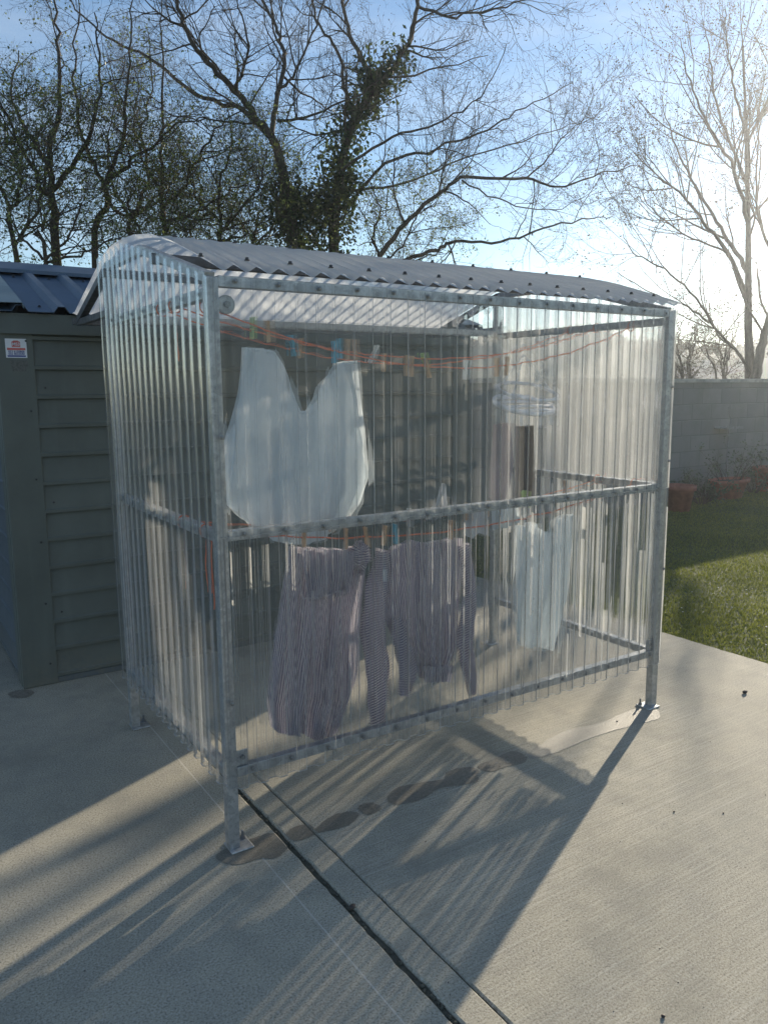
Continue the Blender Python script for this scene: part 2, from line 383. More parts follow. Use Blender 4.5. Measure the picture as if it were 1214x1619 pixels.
b = MB(); b.box((JX0-.005, -9, -.15), (.30, 4.55, -.011)); tag(b.build('joint_filler', M['dirt']), kind='structure')
# gravel bits lodged in the joint
nb = np.random.default_rng(4)
b = MB()
for i in range(150):
    y = nb.uniform(-2.2, 1.2); s = nb.uniform(.003, .008); x = nb.uniform(JX0+.004, JX1-.004)
    b.lathe([(s*.2, -s*.5), (s, -.1*s), (s*.8, s*.5), (s*.2, s*.8)], 5, (x, y, -.009))
tag(b.build('joint_gravel', M['dirt']), kind='stuff')
b = MB(); b.box((3.33, -9, -.15), (26, 4.6, -.012)); tag(b.build('lawn', M['lawn']), kind='structure')
# wet patches: the drips below the front sheet
def blob(name, pts, n=120, z=.0015, seed=0, mat=None):
    r = np.random.default_rng(seed); pts = np.array(pts, float); c = pts.mean(0)
    k = len(pts); t = np.linspace(0, k, n, endpoint=False); ring = []
    for a in t:                                    # closed Catmull-Rom
        i = int(a); f = a-i; p = [pts[(i+j-1) % k] for j in range(4)]
        ring.append(.5*((2*p[1])+(-p[0]+p[2])*f+(2*p[0]-5*p[1]+4*p[2]-p[3])*f*f+(-p[0]+3*p[1]-3*p[2]+p[3])*f**3))
    ring = np.array(ring); a_ = np.linspace(0, 2*math.pi, n, endpoint=False); ph_ = r.uniform(0, 6.3, 12)
    wv_ = sum(np.sin(a_*k_+ph_[k_])/k_**.7 for k_ in range(3, 12)); ring = ring+(ring-ring.mean(0))*(wv_*.035)[:, None]+r.normal(0, .0016, (n, 2))
    def clip(poly, X, keep_less):
        out = []
        for i in range(len(poly)):
            p, q = poly[i-1], poly[i]; ip = (p[0] < X) == keep_less; iq = (q[0] < X) == keep_less
            if ip != iq: out.append(p+(q-p)*((X-p[0])/(q[0]-p[0])))
            if iq: out.append(q)
        return out
    b = MB()
    for lo, hi in ((-9, JX0-.008), (JX1+.008, .279), (.292, 9)):
        pl = clip(list(ring), lo, False); pl = clip(pl, hi, True) if pl else pl
        if len(pl) > 2: b.add([(*p, z) for p in pl], [tuple(range(len(pl)))])
    return tag(b.build(name, mat or M['wet']), kind='structure')
def gp(*xy): return [ground(x, y)[:2] for x, y in xy]
blob('wet_patch', gp((343,1358),(352,1345),(385,1332),(400,1325),(430,1318),(455,1325),(458,1340),(440,1355),(410,1358),(375,1368)), seed=1)
blob('wet_patch', gp((453,1318),(466,1308),(488,1304),(500,1310),(515,1296),(545,1284),(566,1287),(563,1298),(535,1310),(505,1317),(480,1328),(460,1328)), seed=2)
blob('wet_patch', gp((566,1278),(575,1271),(590,1270),(601,1276),(595,1285),(580,1288)), seed=3)
blob('wet_patch', gp((612,1262),(628,1246),(665,1238),(700,1232),(708,1220),(735,1214),(757,1222),(755,1236),(725,1242),(695,1247),(670,1262),(640,1272),(620,1271)), seed=4)
blob('wet_patch', gp((757,1211),(785,1198),(808,1188),(832,1196),(828,1206),(800,1213),(772,1221)), seed=5)
m = NM('drying_film'); v = m.coord(); f = m.noise(v, 230, 3, .6)
M['film'] = m.base(m.mix(m.ramp(f, [(.35, 0), (.65, 1)]), (.24, .222, .185), (.40, .372, .315)), m.ramp(f, [(.35, .42), (.65, .72)]), 0, m.bump(f, .6, .004), .4)
blob('wet_patch', gp((836,1192),(862,1172),(905,1152),(950,1143),(985,1128),(1020,1118),(1043,1124),(1040,1136),(1005,1146),(955,1160),(915,1175),(880,1190),(845,1199)), seed=6, mat=M['film'])
blob('wet_patch', gp((14,1098),(25,1092),(45,1091),(55,1095),(45,1102),(25,1104)), seed=7)

# grass
def blades(name, n, xr, yr, hmin, hmax, mat, seed, keep=None, z=-.012):
    r = np.random.default_rng(seed)
    p = np.stack([r.uniform(*xr, n), r.uniform(*yr, n)], 1)
    if keep is not None: p = p[keep(p)]
    n = len(p); a = r.uniform(0, 2*math.pi, n); h = r.uniform(hmin, hmax, n)*(.7+.6*(np.sin(p[:, 0]*3.1)*np.cos(p[:, 1]*2.7)*.5+.5)); w = r.uniform(.002, .0045, n)
    ln = r.uniform(.2, 1.0, n)*h; la = r.uniform(0, 2*math.pi, n)
    V = np.zeros((n, 3, 3)); d = np.stack([np.cos(a), np.sin(a)], 1)*w[:, None]
    V[:, 0, :2] = p-d; V[:, 1, :2] = p+d; V[:, :2, 2] = z
    V[:, 2, :2] = p+np.stack([np.cos(la), np.sin(la)], 1)*ln[:, None]; V[:, 2, 2] = z+h
    return fast_mesh(name, V.reshape(-1, 3), np.arange(3*n).reshape(-1, 3), mat)
def vis(p): 
    d = p-CAM[:2]; az = np.arctan2(d[:, 0], d[:, 1]); return (az > .48) & (az < 1.75)
g = blades('grass', 640000, (3.312, 12.0), (-3.5, 4.62), .009, .024, M['grass'], 11, lambda p: vis(p) & (np.random.default_rng(5).random(len(p)) < np.clip(5.2/np.hypot(p[:, 0]+.9, p[:, 1]+2.4), .25, 1)))
tag(g, kind='stuff')
# hills with a wooded crest
def ridge(name, d0, az0, az1, h, mat, seed, depth=160, n=90):
    r = np.random.default_rng(seed); A = np.linspace(az0, az1, n); rows = []
    ph = r.uniform(0, 6, 5)
    top = h*(1+.10*np.sin(A*9+ph[0])+.06*np.sin(A*23+ph[1])+.03*np.sin(A*57+ph[2]))
    for k, fz in ((-.6, 0), (-.35, .35), (-.15, .75), (0, 1), (.3, .9), (.8, 0)):
        dd = d0+k*depth; rows.append(np.stack([CAM[0]+dd*np.sin(A), CAM[1]+dd*np.cos(A), top*fz-.2], 1))
    b = MB(); b.grid(np.array(rows)); tag(b.build(name, mat, smooth=True), kind='structure'); return A, top
A, top = ridge('hills', 76, .2, 1.5, 6.0, M['hill'], 2, 34)
def far_trees(name, A, d, z, n, h, seed, mat, jit):
    r = np.random.default_rng(seed); V = []; Q = []
    i = r.integers(0, len(A)-1, n); a = A[i]+(A[1]-A[0])*r.random(n); dd = d+r.uniform(-jit, jit, n); zz = z[i]
    H = h*r.uniform(.5, 1.25, n)
    c = np.stack([CAM[0]+dd*np.sin(a), CAM[1]+dd*np.cos(a), zz+H*.5-1], 1)
    K = 46                                             # leaf clumps per far tree
    o = r.normal(0, 1, (n, K, 3)); o /= np.linalg.norm(o, axis=2)[..., None]; o *= (r.random((n, K, 1))**.4)
    o *= np.stack([H*.42, H*.42, H*.55], 1)[:, None]
    ctr = (c[:, None]+o).reshape(-1, 3); m = len(ctr)
    e1 = r.normal(0, 1, (m, 3)); e2 = r.normal(0, 1, (m, 3)); s = (h*.11*r.uniform(.5, 1.4, m))[:, None]
    e1 /= np.linalg.norm(e1, axis=1)[:, None]; e2 /= np.linalg.norm(e2, axis=1)[:, None]
    V = np.stack([ctr-e1*s, ctr+e2*s, ctr+e1*s, ctr-e2*s], 1).reshape(-1, 3)
    return fast_mesh(name, V, np.arange(4*m).reshape(-1, 4), mat)
tag(far_trees('far_wood', A, 76, top, 800, 1.1, 3, M['wood_far'], 6), kind='stuff')
tag(far_trees('far_hedges', A, 46, np.zeros(len(A))+.3, 300, 1.9, 8, M['wood_far'], 5), kind='stuff')
def far_house(x, y, d, w, dp, h, label):
    p = at(x, y, d); t = empty('house', (p[0], p[1], -.2), label, 'house', 'houses far beyond the wall'); t.rotation_euler.z = .5+x*.01
    zt = 2.1
    b = MB(); b.box((-w/2, -dp/2, 0), (w/2, dp/2, zt)); b.build('wall', M['house_wall'], t)
    b = MB(); b.add([(-w/2-.15, -dp/2-.2, zt), (w/2+.15, -dp/2-.2, zt), (w/2+.15, dp/2+.2, zt), (-w/2-.15, dp/2+.2, zt), (-w/2-.15, 0, zt+h), (w/2+.15, 0, zt+h)],
                    [(0,1,5,4), (2,3,4,5), (0,4,3), (1,2,5), (3,2,1,0)]); rf = b.build('roof', M['house_roof'], t)
    b = MB(); b.box((w*.3, -.25, zt+h*.6), (w*.3+.5, .25, zt+h+.4)); b.build('chimney', M['house_wall'], rf)
    for k in (-.3, .3):
        for yy in (-dp/2-.02, dp/2+.02):
            b = MB(); b.box((k*w-.4, yy-.02, .9), (k*w+.4, yy+.02, 1.7)); b.build('window', M['glass_dark'], t)
far_house(1078, 588, 58, 5, 3.4, 1.2, 'pale far house just right of the shelter above the wall')
far_house(1124, 583, 62, 6, 3.4, 1.3, 'pale far house between the shelter and the bare tree')

for o_ in bpy.data.objects:
    if o_.name.startswith(('concrete', 'wet')): o_.cycles.is_caustics_receiver = True
# ------------------------------------------------------------------ garden wall
t = empty('garden_wall', (11, 4.66, 0), 'long grey concrete block wall behind lawn and shed', 'wall')
b = MB(); b.box((-14, 0, -.1), (11, .215, 1.66)); b.build('blockwork', M['block'], t)
b = MB()
x = -14.0; r = random.Random(2)
while x < 11:
    b.box((x, -.03, 1.66), (x+.596, .245, 1.715+r.uniform(-.004, .004))); x += .6
b.build('coping', M['coping'], t)

# ------------------------------------------------------------------ shed
SX0, SX1, SY0, SY1, SZ = -.345, 2.70, 2.06, 4.02, 1.985
RY = (SY0+SY1)/2; RZ = 2.345
shed = empty('garden_shed', (SX0, SY0, 0), 'dark green metal clad garden shed with blue ribbed roof', 'shed')
def loc(v): return (np.asarray(v, float)-np.array([SX0, SY0, 0]))
def clad(horizontal_axis, p0, p1, z0, z1, out, pitch=.1525):
    b = MB(); p0 = np.array(p0, float); p1 = np.array(p1, float); out = np.array(out, float); rows = []
    z = z0
    while z < z1-1e-4:
        ze = min(z+pitch, z1)
        for zz, o in ((z, .002), (z+.003, .024), (z+.020, .025), (z+.027, .018), (ze-.014, .006), (ze-.0005, .004)):
            rows.append((min(zz, z1), o))
        z += pitch
    P = np.array([[np.append(p0+out*o, zz), np.append(p1+out*o, zz)] for zz, o in rows])
    P = P-np.array([SX0, SY0, 0]); b.grid(P); return b
clad('x', (SX0+.15, SY0), (SX1-.12, SY0), .035, SZ, (0, -1)).build('wall_cladding', M['shed_wall'], shed)
clad('y', (SX1, SY0), (SX1, SY1), .035, SZ, (1, 0)).build('wall_cladding', M['shed_wall'], shed)
clad('y', (SX0, SY1), (SX0, SY0+.12), .035, SZ, (-1, 0)).build('wall_cladding', M['shed_side'], shed)
b = MB()
b.box(loc((SX0+.01, SY0+.006, .0)), loc((SX1-.01, SY1, SZ-.01)))
b.build('wall_core', M['shed_wall'], shed)
for (x0, x1) in ((SX0-.022, SX0+.155), (SX1-.13, SX1+.022)):
    b = MB(); b.box(loc((x0, SY0-.024, .002)), loc((x1, SY0+.02, SZ))); 
    xa = SX0-.024 if x0 < 0 else SX1+.004
    b.box(loc((xa, SY0+.021, .002)), loc((xa+.02, SY0+.13, SZ)))
    b.build('corner_trim', M['shed_wall'], shed, bevel=.004)
b = MB(); b.box(loc((SX0-.02, SY0-.018, .002)), loc((SX1, SY0-.004, .034))); b.build('base_channel', M['shed_side'], shed)
for xx in (SX0, SX1):
    b = MB(); g0 = [(xx-.015, SY0, SZ-.005), (xx-.015, SY1, SZ-.005), (xx-.015, RY, RZ-.03)]; g1 = [(xx+.015, *p[1:]) for p in g0]
    b.add([loc(p) for p in g0+g1], [(0,1,2), (5,4,3), (0,3,4,1), (1,4,5,2), (2,5,3,0)]); b.build('gable', M['shed_side'], shed)
# ribbed roof
def roof_half(sgn):
    b = MB(); ov = .085; ye = (SY0-ov) if sgn < 0 else (SY1+ov); sl = (RZ-2.005)/(RY-(SY0-ov)); ze = RZ-sl*abs(RY-ye)
    x = SX0-.045; prof = []
    while x < SX1+.05:
        prof += [(x, 0), (x+.10, 0), (x+.122, .030), (x+.158, .030), (x+.18, 0)]; x += .2
    P = np.array([[loc((px, ye+(RY-ye)*t, ze+(RZ-ze)*t+h)) for px, h in prof] for t in np.linspace(0, 1, 5)])
    b.grid(P, flip=sgn > 0); o = b.build('roof_sheet', M['shed_roof'], shed)
    s = o.modifiers.new('thick', 'SOLIDIFY'); s.thickness = .003; s.offset = -1
    return ye, ze
ye, ze = roof_half(-1); roof_half(1)
b = MB(); P = np.array([[loc((xx, RY+dy, RZ+.036-abs(dy)*.30+(.012 if dy == 0 else 0))) for dy in (-.17, -.168, 0, .168, .17)] for xx in (SX0-.05, SX1+.06)])
P[:, 0, 2] -= .02; P[:, -1, 2] -= .02
o = b.grid(P) or b.build('ridge_cap', M['shed_roof'], shed); s = o.modifiers.new('thick', 'SOLIDIFY'); s.thickness = .003
for xx in (SX0-.05, SX1-.085):
    b = MB()
    for (ya, za, yb, zb) in ((ye-.012, ze, RY, RZ), (SY1+.097, ze, RY, RZ)):
        P = np.array([[loc((xx+dx, ya, za+dz)), loc((xx+dx, yb, zb+dz))] for dx, dz in ((.002, -.07), (0, .036), (.155, .039), (.16, .012))])
        b.grid(P)
    o = b.build('barge_flashing', M['shed_trim'], shed); s = o.modifiers.new('thick', 'SOLIDIFY'); s.thickness = .003
b = MB(); b.box(loc((SX0, SY0-.05, SZ-.09)), loc((SX1, SY0-.026, SZ+.012))); b.build('eave_board', M['shed_wall'], shed)
b = MB(); b.lathe([(.004, 0), (.009, .001), (.009, .004), (.0055, .005), (.0055, .009), (.003, .010)], 8); proto_s = b.build('roof_screw', M['screw_dark'], shed)
first = True; sl_ = (RZ-ze)/(RY-ye)
for k in range(15):
    for yy in (ye+.10, ye+.85):
        o = proto_s if first else proto_s.copy()
        if not first: COL.objects.link(o); o.parent = shed
        first = False
        o.location = loc((SX0-.045+k*.2+.05, yy, ze+sl_*(yy-ye)+.002)); o.rotation_euler.x = math.atan(sl_)
b = MB(); b.tube([(0, 0, 0), (0, -.004, 0)], .0055, 8); b.tube([(0, -.004, 0), (0, -.007, 0)], .0035, 6); pt = b.build('trim_screw', M['screw_dark'], shed)
for i, (xx, zz) in enumerate([(SX0+.12, z_) for z_ in (.12, .46, .80, 1.14, 1.50, 1.86)]+[(SX0+.20+.6*k_, z_) for k_ in range(4) for z_ in (.40, 1.01, 1.62)]):
    o = pt if i == 0 else pt.copy()
    if i: COL.objects.link(o); o.parent = shed
    o.location = loc((xx, SY0-(.0245 if i < 6 else .013), zz))
# sticker on the corner trim
st = empty('sticker', (SX0+.06, SY0-.0255, 1.62), 'white company sticker with red house mark and blue phone numbers on shed corner', 'sticker')
sc0 = on_y(8, 535, SY0-.026); sc1 = on_y(44, 566, SY0-.026); st.location = (sc0[0], SY0-.0255, sc1[2])
sw, sh = sc1[0]-sc0[0], sc0[2]-sc1[2]
b = MB(); b.box((0, -.0012, 0), (sw, 0, sh)); b.build('backing', M['sticker_white'], st)
def flat(name, pts, mat, dy=-.0020):
    b = MB(); n = len(pts); b.add([(x*sw, dy, z*sh) for x, z in pts]+[(x*sw, dy+.0006, z*sh) for x, z in pts],
        [tuple(range(n)), tuple(range(2*n-1, n-1, -1))]+[(i, i+n, (i+1) % n+n, (i+1) % n) for i in range(n)])
    return b.build(name, mat, st)
flat('house_mark', [(.30,.57),(.70,.57),(.70,.84),(.64,.86),(.60,.90),(.40,.90),(.36,.86),(.30,.84)], M['sticker_red'])
flat('red_band', [(.07,.40),(.93,.40),(.93,.52),(.07,.52)], M['sticker_red'])
flat('blue_band', [(.07,.05),(.93,.05),(.93,.13),(.07,.13)], M['sticker_blue'])
def text(name, s, x, z, size, mat, dy=-.0034):
    cu = bpy.data.curves.new(name, 'FONT'); cu.body = s; cu.size = size; cu.align_x = 'CENTER'; cu.extrude = .0002; cu.offset = size*.018
    o = bpy.data.objects.new(name, cu); COL.objects.link(o); o.parent = st
    o.location = (x*sw, dy, z*sh); o.rotation_euler = (math.pi/2, 0, 0); cu.materials.append(mat)
    me = bpy.data.meshes.new_from_object(o.evaluated_get(bpy.context.evaluated_depsgraph_get())); k = bpy.data.objects.new(name, me); COL.objects.link(k); k.parent = st; k.location = o.location; k.rotation_euler = o.rotation_euler
    bpy.data.objects.remove(o); k.name = name; return k
text('logo_lettering', 'MS3', .5, .64, sh*.22, M['sticker_white'])
text('phone_lettering', '053 6150868', .5, .275, sh*.15, M['sticker_blue'], -.0026)
text('phone_lettering', '056 8022040', .5, .155, sh*.15, M['sticker_blue'], -.0026)
b = MB(); b.box((sw*.18, -.001, -.045), (sw*1.0, -.0002, -.012)); b.box((sw*.24, -.0012, -.068), (sw*.9, -.0004, -.046))
tp = empty('tape_residue', tuple(st.location), 'grey torn tape residue just below the white sticker', 'tape'); b.build('tape_strip', M['tape'], tp)

# ------------------------------------------------------------------ drying shelter
L, WD, H, H1, H2 = 2.255, 1.2145, 1.9656, .2854, 1.1215
TIE = 1.905
sh_ = empty('drying_shelter', (0, 0, 0), 'clear corrugated plastic clothes drying shelter on galvanised steel frame', 'drying shelter')
def roof_z(y):                  # underside line of the arched roof sheet over Y
    return np.interp(y, [-.06, 0, .15, .35, .55, .75, .95, 1.1, 1.2, 1.3, 1.4, 1.86], [1.962, 1.985, 2.035, 2.10, 2.150, 2.178, 2.190, 2.186, 2.173, 2.148, 2.117, 1.975])
def part(b, name, mat, bevel=0., smooth=False, parent=None): return b.build(name, mat, parent or sh_, smooth, bevel)
PW = .040
for (x, y) in ((0, 0), (L, 0), (0, WD), (L, WD)):
    zt = H-.012 if y == 0 else float(roof_z(y))-.03
    b = MB(); b.box((x-PW/2, y-PW/2, .006), (x+PW/2, y+PW/2, zt)); p = part(b, 'post', M['galv'], .003)
    ix = 1 if x == 0 else -1; 
    dx = .022*ix
    b = MB(); b.box((x-.042+dx, y-.042, .0005), (x+.042+dx, y+.042, .0075)); part(b, 'base_plate', M['galv'], .004, parent=p)
    b = MB(); b.lathe([(.011, 0), (.011, .003), (.0085, .003), (.0085, .011), (.005, .011), (.005, .03), (.003, .032)], 8, (x+.048*ix*1.0, y+.026, .0075)); part(b, 'anchor_bolt', M['bolt'], parent=p)
RW = .035
def rail(name, p, q, w=RW, h=RW, mat='galv'): b = MB(); b.beam(p, q, w, h); return part(b, name, M[mat], .002)
e = PW/2+.001
for z, nm in ((H1, 'bottom_rail'), (H2, 'mid_rail'), (H-.024, 'top_rail')):
    rail(nm, (e, 0, z), (L-e, 0, z))
for x in (0, L):
    for z, nm in ((H1-.002, 'bottom_rail'), (H2-.002, 'mid_rail'), (TIE, 'tie_rail')):
        rail(nm, (x, e, z), (x, WD-e, z))
    # rafters, following the arch just under the roof sheet
    ys = [-.005, .45, .95]; s = 1
    for a, c in ((0.0, .70), (.70, 1.2), (1.2, 1.84)):
        rail('rafter', (x+(.001 if a else 0), a+.004, float(roof_z(a))-.032), (x, c-.004, float(roof_z(c))-.032), .034, .034, 'galv' if a < 1.1 else 'galv_dark')
    rail('eave_strut', (x, WD+e, 1.945), (x, 1.83, 1.945), .03, .03, 'galv_dark')
rail('top_rail', (e, WD, TIE+.015), (L-e, WD, TIE+.015))
for yy in (.50, 1.2):
    rail('purlin', (-.03, yy, float(roof_z(yy))-.062), (L+.03, yy, float(roof_z(yy))-.062), .036, .036, 'galv_dark')
rail('rear_purlin' if False else 'purlin', (-.03, 1.84, 1.95), (L+.03, 1.84, 1.95), .03, .03, 'galv_dark')
# corner brackets
for (x, z) in ((0, H1), (L, H1)):
    s = 1 if x == 0 else -1
    b = MB(); b.box((min(x+s*.021, x+s*.065), -.008, z+.0185), (max(x+s*.021, x+s*.065), -.003, z+.075)); br = part(b, 'corner_bracket', M['galv'], .004)
    b = MB(); b.tube([(x+s*.045, -.009, z+.05), (x+s*.045, -.018, z+.05)], .008, 8); part(b, 'bolt', M['bolt'], parent=br)

# box profile (greca) wall sheets
PER, DEP = .076, .017
def greca(s0, s1, k=3):
    out = []; n = int((s1-s0)/PER)+1
    key = [(0, 0), (.32, 0), (.345, .04), (.37, .14), (.43, .86), (.455, .96), (.48, 1), (.80, 1), (.825, .96), (.85, .86), (.91, .14), (.935, .04), (.96, 0)]
    for i in range(n):
        for f, d in key:
            s = s0+(i+f)*PER
            if s < s1: out.append((s, d*DEP))
    out.append((s1, out[-1][1])); return out
def wall_sheet(axis, fixed, s0, s1, z0, ztop, out, mat, label=None, nz=10, seed=0, glow_strips=None):
    b = MB(); pr = greca(s0, s1); r = np.random.default_rng(seed); ph = r.uniform(0, 6, 4); rows = []
    for k in range(nz+1):
        row = []
        for s, d in pr:
            zt = ztop(s) if callable(ztop) else ztop; z = z0+(zt-z0)*k/nz
            w = .0016*math.sin(2.1*z+ph[0]+s*1.3)+.0010*math.sin(5*z+ph[1]+s*4)
            o = fixed+out*(d+.0015+abs(w)*.8); row.append((s, o, z) if axis == 'x' else (o, s, z))
        rows.append(row)
    b.grid(np.array(rows)); o = part(b, 'wall_sheet', M[mat], smooth=True)
    lo = np.array(rows[0]); n_ = np.array((0, out, 0) if axis == 'x' else (out, 0, 0))*.0016; dz = np.array((0, 0, .0022))
    b = MB(); b.grid(np.stack([lo-n_, lo+n_, lo+n_+dz, lo-n_+dz, lo-n_], 0)); b.build('cut_edge', M['sheet_edge'], o)
    if glow_strips:
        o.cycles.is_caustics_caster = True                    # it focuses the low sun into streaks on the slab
        # pale strips added to give the sheets sunlit milkiness and bright rib lines
        cov, off = glow_strips; b = MB(); r = np.random.default_rng(seed+90); top_ = np.array(rows[-1]); ax = 0 if axis == 'x' else 1
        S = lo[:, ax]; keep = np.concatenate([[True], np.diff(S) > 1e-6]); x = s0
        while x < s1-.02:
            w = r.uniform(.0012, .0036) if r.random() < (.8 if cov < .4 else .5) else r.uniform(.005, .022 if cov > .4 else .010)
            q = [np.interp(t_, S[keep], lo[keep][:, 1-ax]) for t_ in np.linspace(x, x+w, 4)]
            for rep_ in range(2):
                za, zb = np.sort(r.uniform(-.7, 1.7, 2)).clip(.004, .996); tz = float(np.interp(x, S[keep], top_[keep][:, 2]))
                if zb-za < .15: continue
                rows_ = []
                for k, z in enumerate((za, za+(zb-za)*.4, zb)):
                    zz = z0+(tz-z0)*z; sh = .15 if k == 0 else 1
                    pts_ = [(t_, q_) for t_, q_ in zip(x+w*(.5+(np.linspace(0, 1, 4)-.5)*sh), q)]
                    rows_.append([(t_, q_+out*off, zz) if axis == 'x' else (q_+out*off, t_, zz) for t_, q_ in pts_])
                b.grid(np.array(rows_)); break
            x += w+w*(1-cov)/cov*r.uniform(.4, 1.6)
        b.build('glow_streaks', M['glow_strips'], o, True)
    if label: o['label'] = label
    return o
e = PW/2
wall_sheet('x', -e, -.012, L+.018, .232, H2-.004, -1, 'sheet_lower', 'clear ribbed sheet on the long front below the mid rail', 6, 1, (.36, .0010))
wall_sheet('x', -e, -.012, L+.018, H2-.003, H-.014, -1, 'sheet_front', 'clear ribbed sheet on the long front above the mid rail', seed=1)
gz_ = lambda s: float(np.interp(s, [-.05, 0, .70, .85, 1.2, 1.3], [1.945, 1.962, 2.150, 2.183, 2.182, 2.16]))
wall_sheet('y', -e, -.030, WD+.030, .252, gz_, -1, 'sheet_side', 'clear ribbed sheet on the end beside the shed', seed=2)
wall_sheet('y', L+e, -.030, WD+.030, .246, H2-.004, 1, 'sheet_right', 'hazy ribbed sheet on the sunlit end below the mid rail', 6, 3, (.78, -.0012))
wall_sheet('y', L+e, -.030, WD+.030, H2-.003, gz_, 1, 'sheet_hazy', 'hazy ribbed sheet on the sunlit end above the mid rail', seed=3)
# arched corrugated roof sheets
def roof_sheet():
    b = MB(); wx = .0785; nx = 10; X0, X1 = -.014, L+.03
    n = int((X1-X0)/wx*nx); ys = np.concatenate([np.linspace(-.050, .95, 22), np.linspace(1.0, 1.90, 18)])
    P = np.array([[(X0+(X1-X0)*i/n, y, float(roof_z(y))+.004+.0095*(1+math.cos(2*math.pi*(X1-X0)*i/n/wx))) for i in range(n+1)] for y in ys])
    b.grid(P, flip=False); return part(b, 'roof_sheet', M['sheet_roof'], smooth=True)
roof_sheet()
def copies(proto, locs, rots=None):
    for i, p in enumerate(locs):
        o = proto if i == 0 else proto.copy()
        if i: COL.objects.link(o); o.parent = proto.parent
        o.location = p
        if rots: o.rotation_euler = rots[i]
b = MB(); b.lathe([(.0095, 0), (.010, .002), (.0065, .003), (.0065, .009), (.004, .0105)], 8); ps = part(b, 'roof_screw', M['screw_dark'])
pts = []
for yy in (.035, .50, .95):
    i = 0 if yy != .50 else 1
    while -.014+i*.0785 < L+.02:
        pts.append((-.014+i*.0785, yy, float(roof_z(yy))+.023)); i += 2 if yy == .035 else 3
copies(ps, pts)
b = MB(); b.lathe([(.008, 0), (.0085, .0015), (.005, .002), (.005, .0065), (.003, .0075)], 8); pb = part(b, 'rail_bolt', M['bolt'])
loc_b = []; rot_b = []
for z in (H1, H2, H-.024):
    k = 0
    for i in range(1, 30, 2):
        x = -.012+(i+.16)*PER
        if .03 < x < L-.03: loc_b.append((x, -e-.002, z+.003*math.sin(i))); rot_b.append((math.pi/2, 0, 0))
for z in (H1, H2, TIE):
    for i in range(1, 16, 2 if z == TIE else 2):
        y = -.030+(i+.16)*PER
        if y < WD-.02: loc_b.append((-e-.002, y, z)); rot_b.append((0, -math.pi/2, 0))
for z in (.55, 1.45): loc_b.append((.004, -e-.0195, z)); rot_b.append((math.pi/2, 0, 0))
for z in (.72, 1.25, 1.6): loc_b.append((L-.004, -e-.0195, z)); rot_b.append((math.pi/2, 0, 0))
copies(pb, loc_b, rot_b)
pd = on_y(352, 483, .06)
b = MB(); b.tube([(pd[0], .025, pd[2]), (pd[0], .040, pd[2])], .030, 20); d = part(b, 'pulley_disc', M['galv'], .003)
b = MB(); b.tube([(pd[0], .015, pd[2]), (pd[0], .027, pd[2])], .011, 6); part(b, 'bolt', M['bolt'], parent=d)

# ------------------------------------------------------------------ clotheslines
def rope_curve(p, q, sag, n=40, seed=0):
    r = np.random.default_rng(seed); t = np.linspace(0, 1, n); p = np.array(p, float); q = np.array(q, float)
    P = p+(q-p)*t[:, None]; P[:, 2] -= sag*4*t*(1-t); k = r.normal(0, .0022, (n, 3)); k[0] = k[-1] = 0; return P+k
ROPES = {}
def rope(key, p, q, sag, label, seed):
    P = rope_curve(p, q, sag, seed=seed); ROPES[key] = P
    b = MB(); b.tube(P, .0027, 5); b.build('line', M['twine'])
    o = bpy.data.objects[-1] if False else None
    return P
def rope_obj(key, p, q, sag, label, seed, tail=None):
    P = rope_curve(p, q, sag, seed=seed); ROPES[key] = P
    b = MB(); b.tube(P, .0027, 5)
    for end in (P[0], P[-1]):           # a loop round the rail
        a = np.linspace(0, 2*math.pi, 15); b.tube([(end[0]+.021*math.sin(t)*0+.003*t/6, end[1]+.012*math.sin(3*t)*.3, 0) if False else (end[0]+.0235*math.cos(t), end[1]+.004*t/6, end[2]+.0235*math.sin(t)) for t in a], .0027, 5)
    if tail:
        for dy, ln, sd in tail:
            r = np.random.default_rng(sd); n = 12; tt = np.linspace(0, 1, n)
            b.tube(np.stack([P[0][0]+.006+r.normal(0, .002, n).cumsum()*.6, P[0][1]+dy+r.normal(0, .002, n).cumsum(), P[0][2]-.02-ln*tt], 1), .0019, 5)
    o = b.build('clothesline', M['twine']); return tag(o, label, 'clothesline', 'orange clotheslines inside the shelter')
rope_obj('u1', (.03, .12, TIE-.03), (L-.02, .20, TIE-.01), .20, 'orange line starting at the round disc, highest at its left end', 1)
rope_obj('u2', (0, .34, TIE-.01), (L, .44, TIE), .17, 'orange upper line carrying the pale mint garment', 2, [(.02, .17, 5)])
rope_obj('u3', (0, .48, TIE-.01), (L, .62, TIE), .19, 'orange upper line just behind the mint garment with spare pegs', 3)
rope_obj('l1', (0, .13, H2), (L, .16, H2), .115, 'orange lower line carrying the striped pyjamas', 4, [(-.02, .26, 6), (.0, .2, 7), (.006, .2, 8)])
rope_obj('l2', (0, .36, H2), (L, .40, H2), .09, 'orange lower line behind the pyjamas, holding the right mint garment', 5, [(.01, .24, 9)])
def rope_at(key, x):
    P = ROPES[key]; return np.array([x, np.interp(x, P[:, 0], P[:, 1]), np.interp(x, P[:, 0], P[:, 2])])
def rope_px(key, px):           # the place on that line straight behind a column of the photo
    P = ROPES[key]; d = P-CAM; X = IMW/2+FPX*(d@RT)/(d@FW); x = np.interp(px, X, P[:, 0]); return rope_at(key, x)

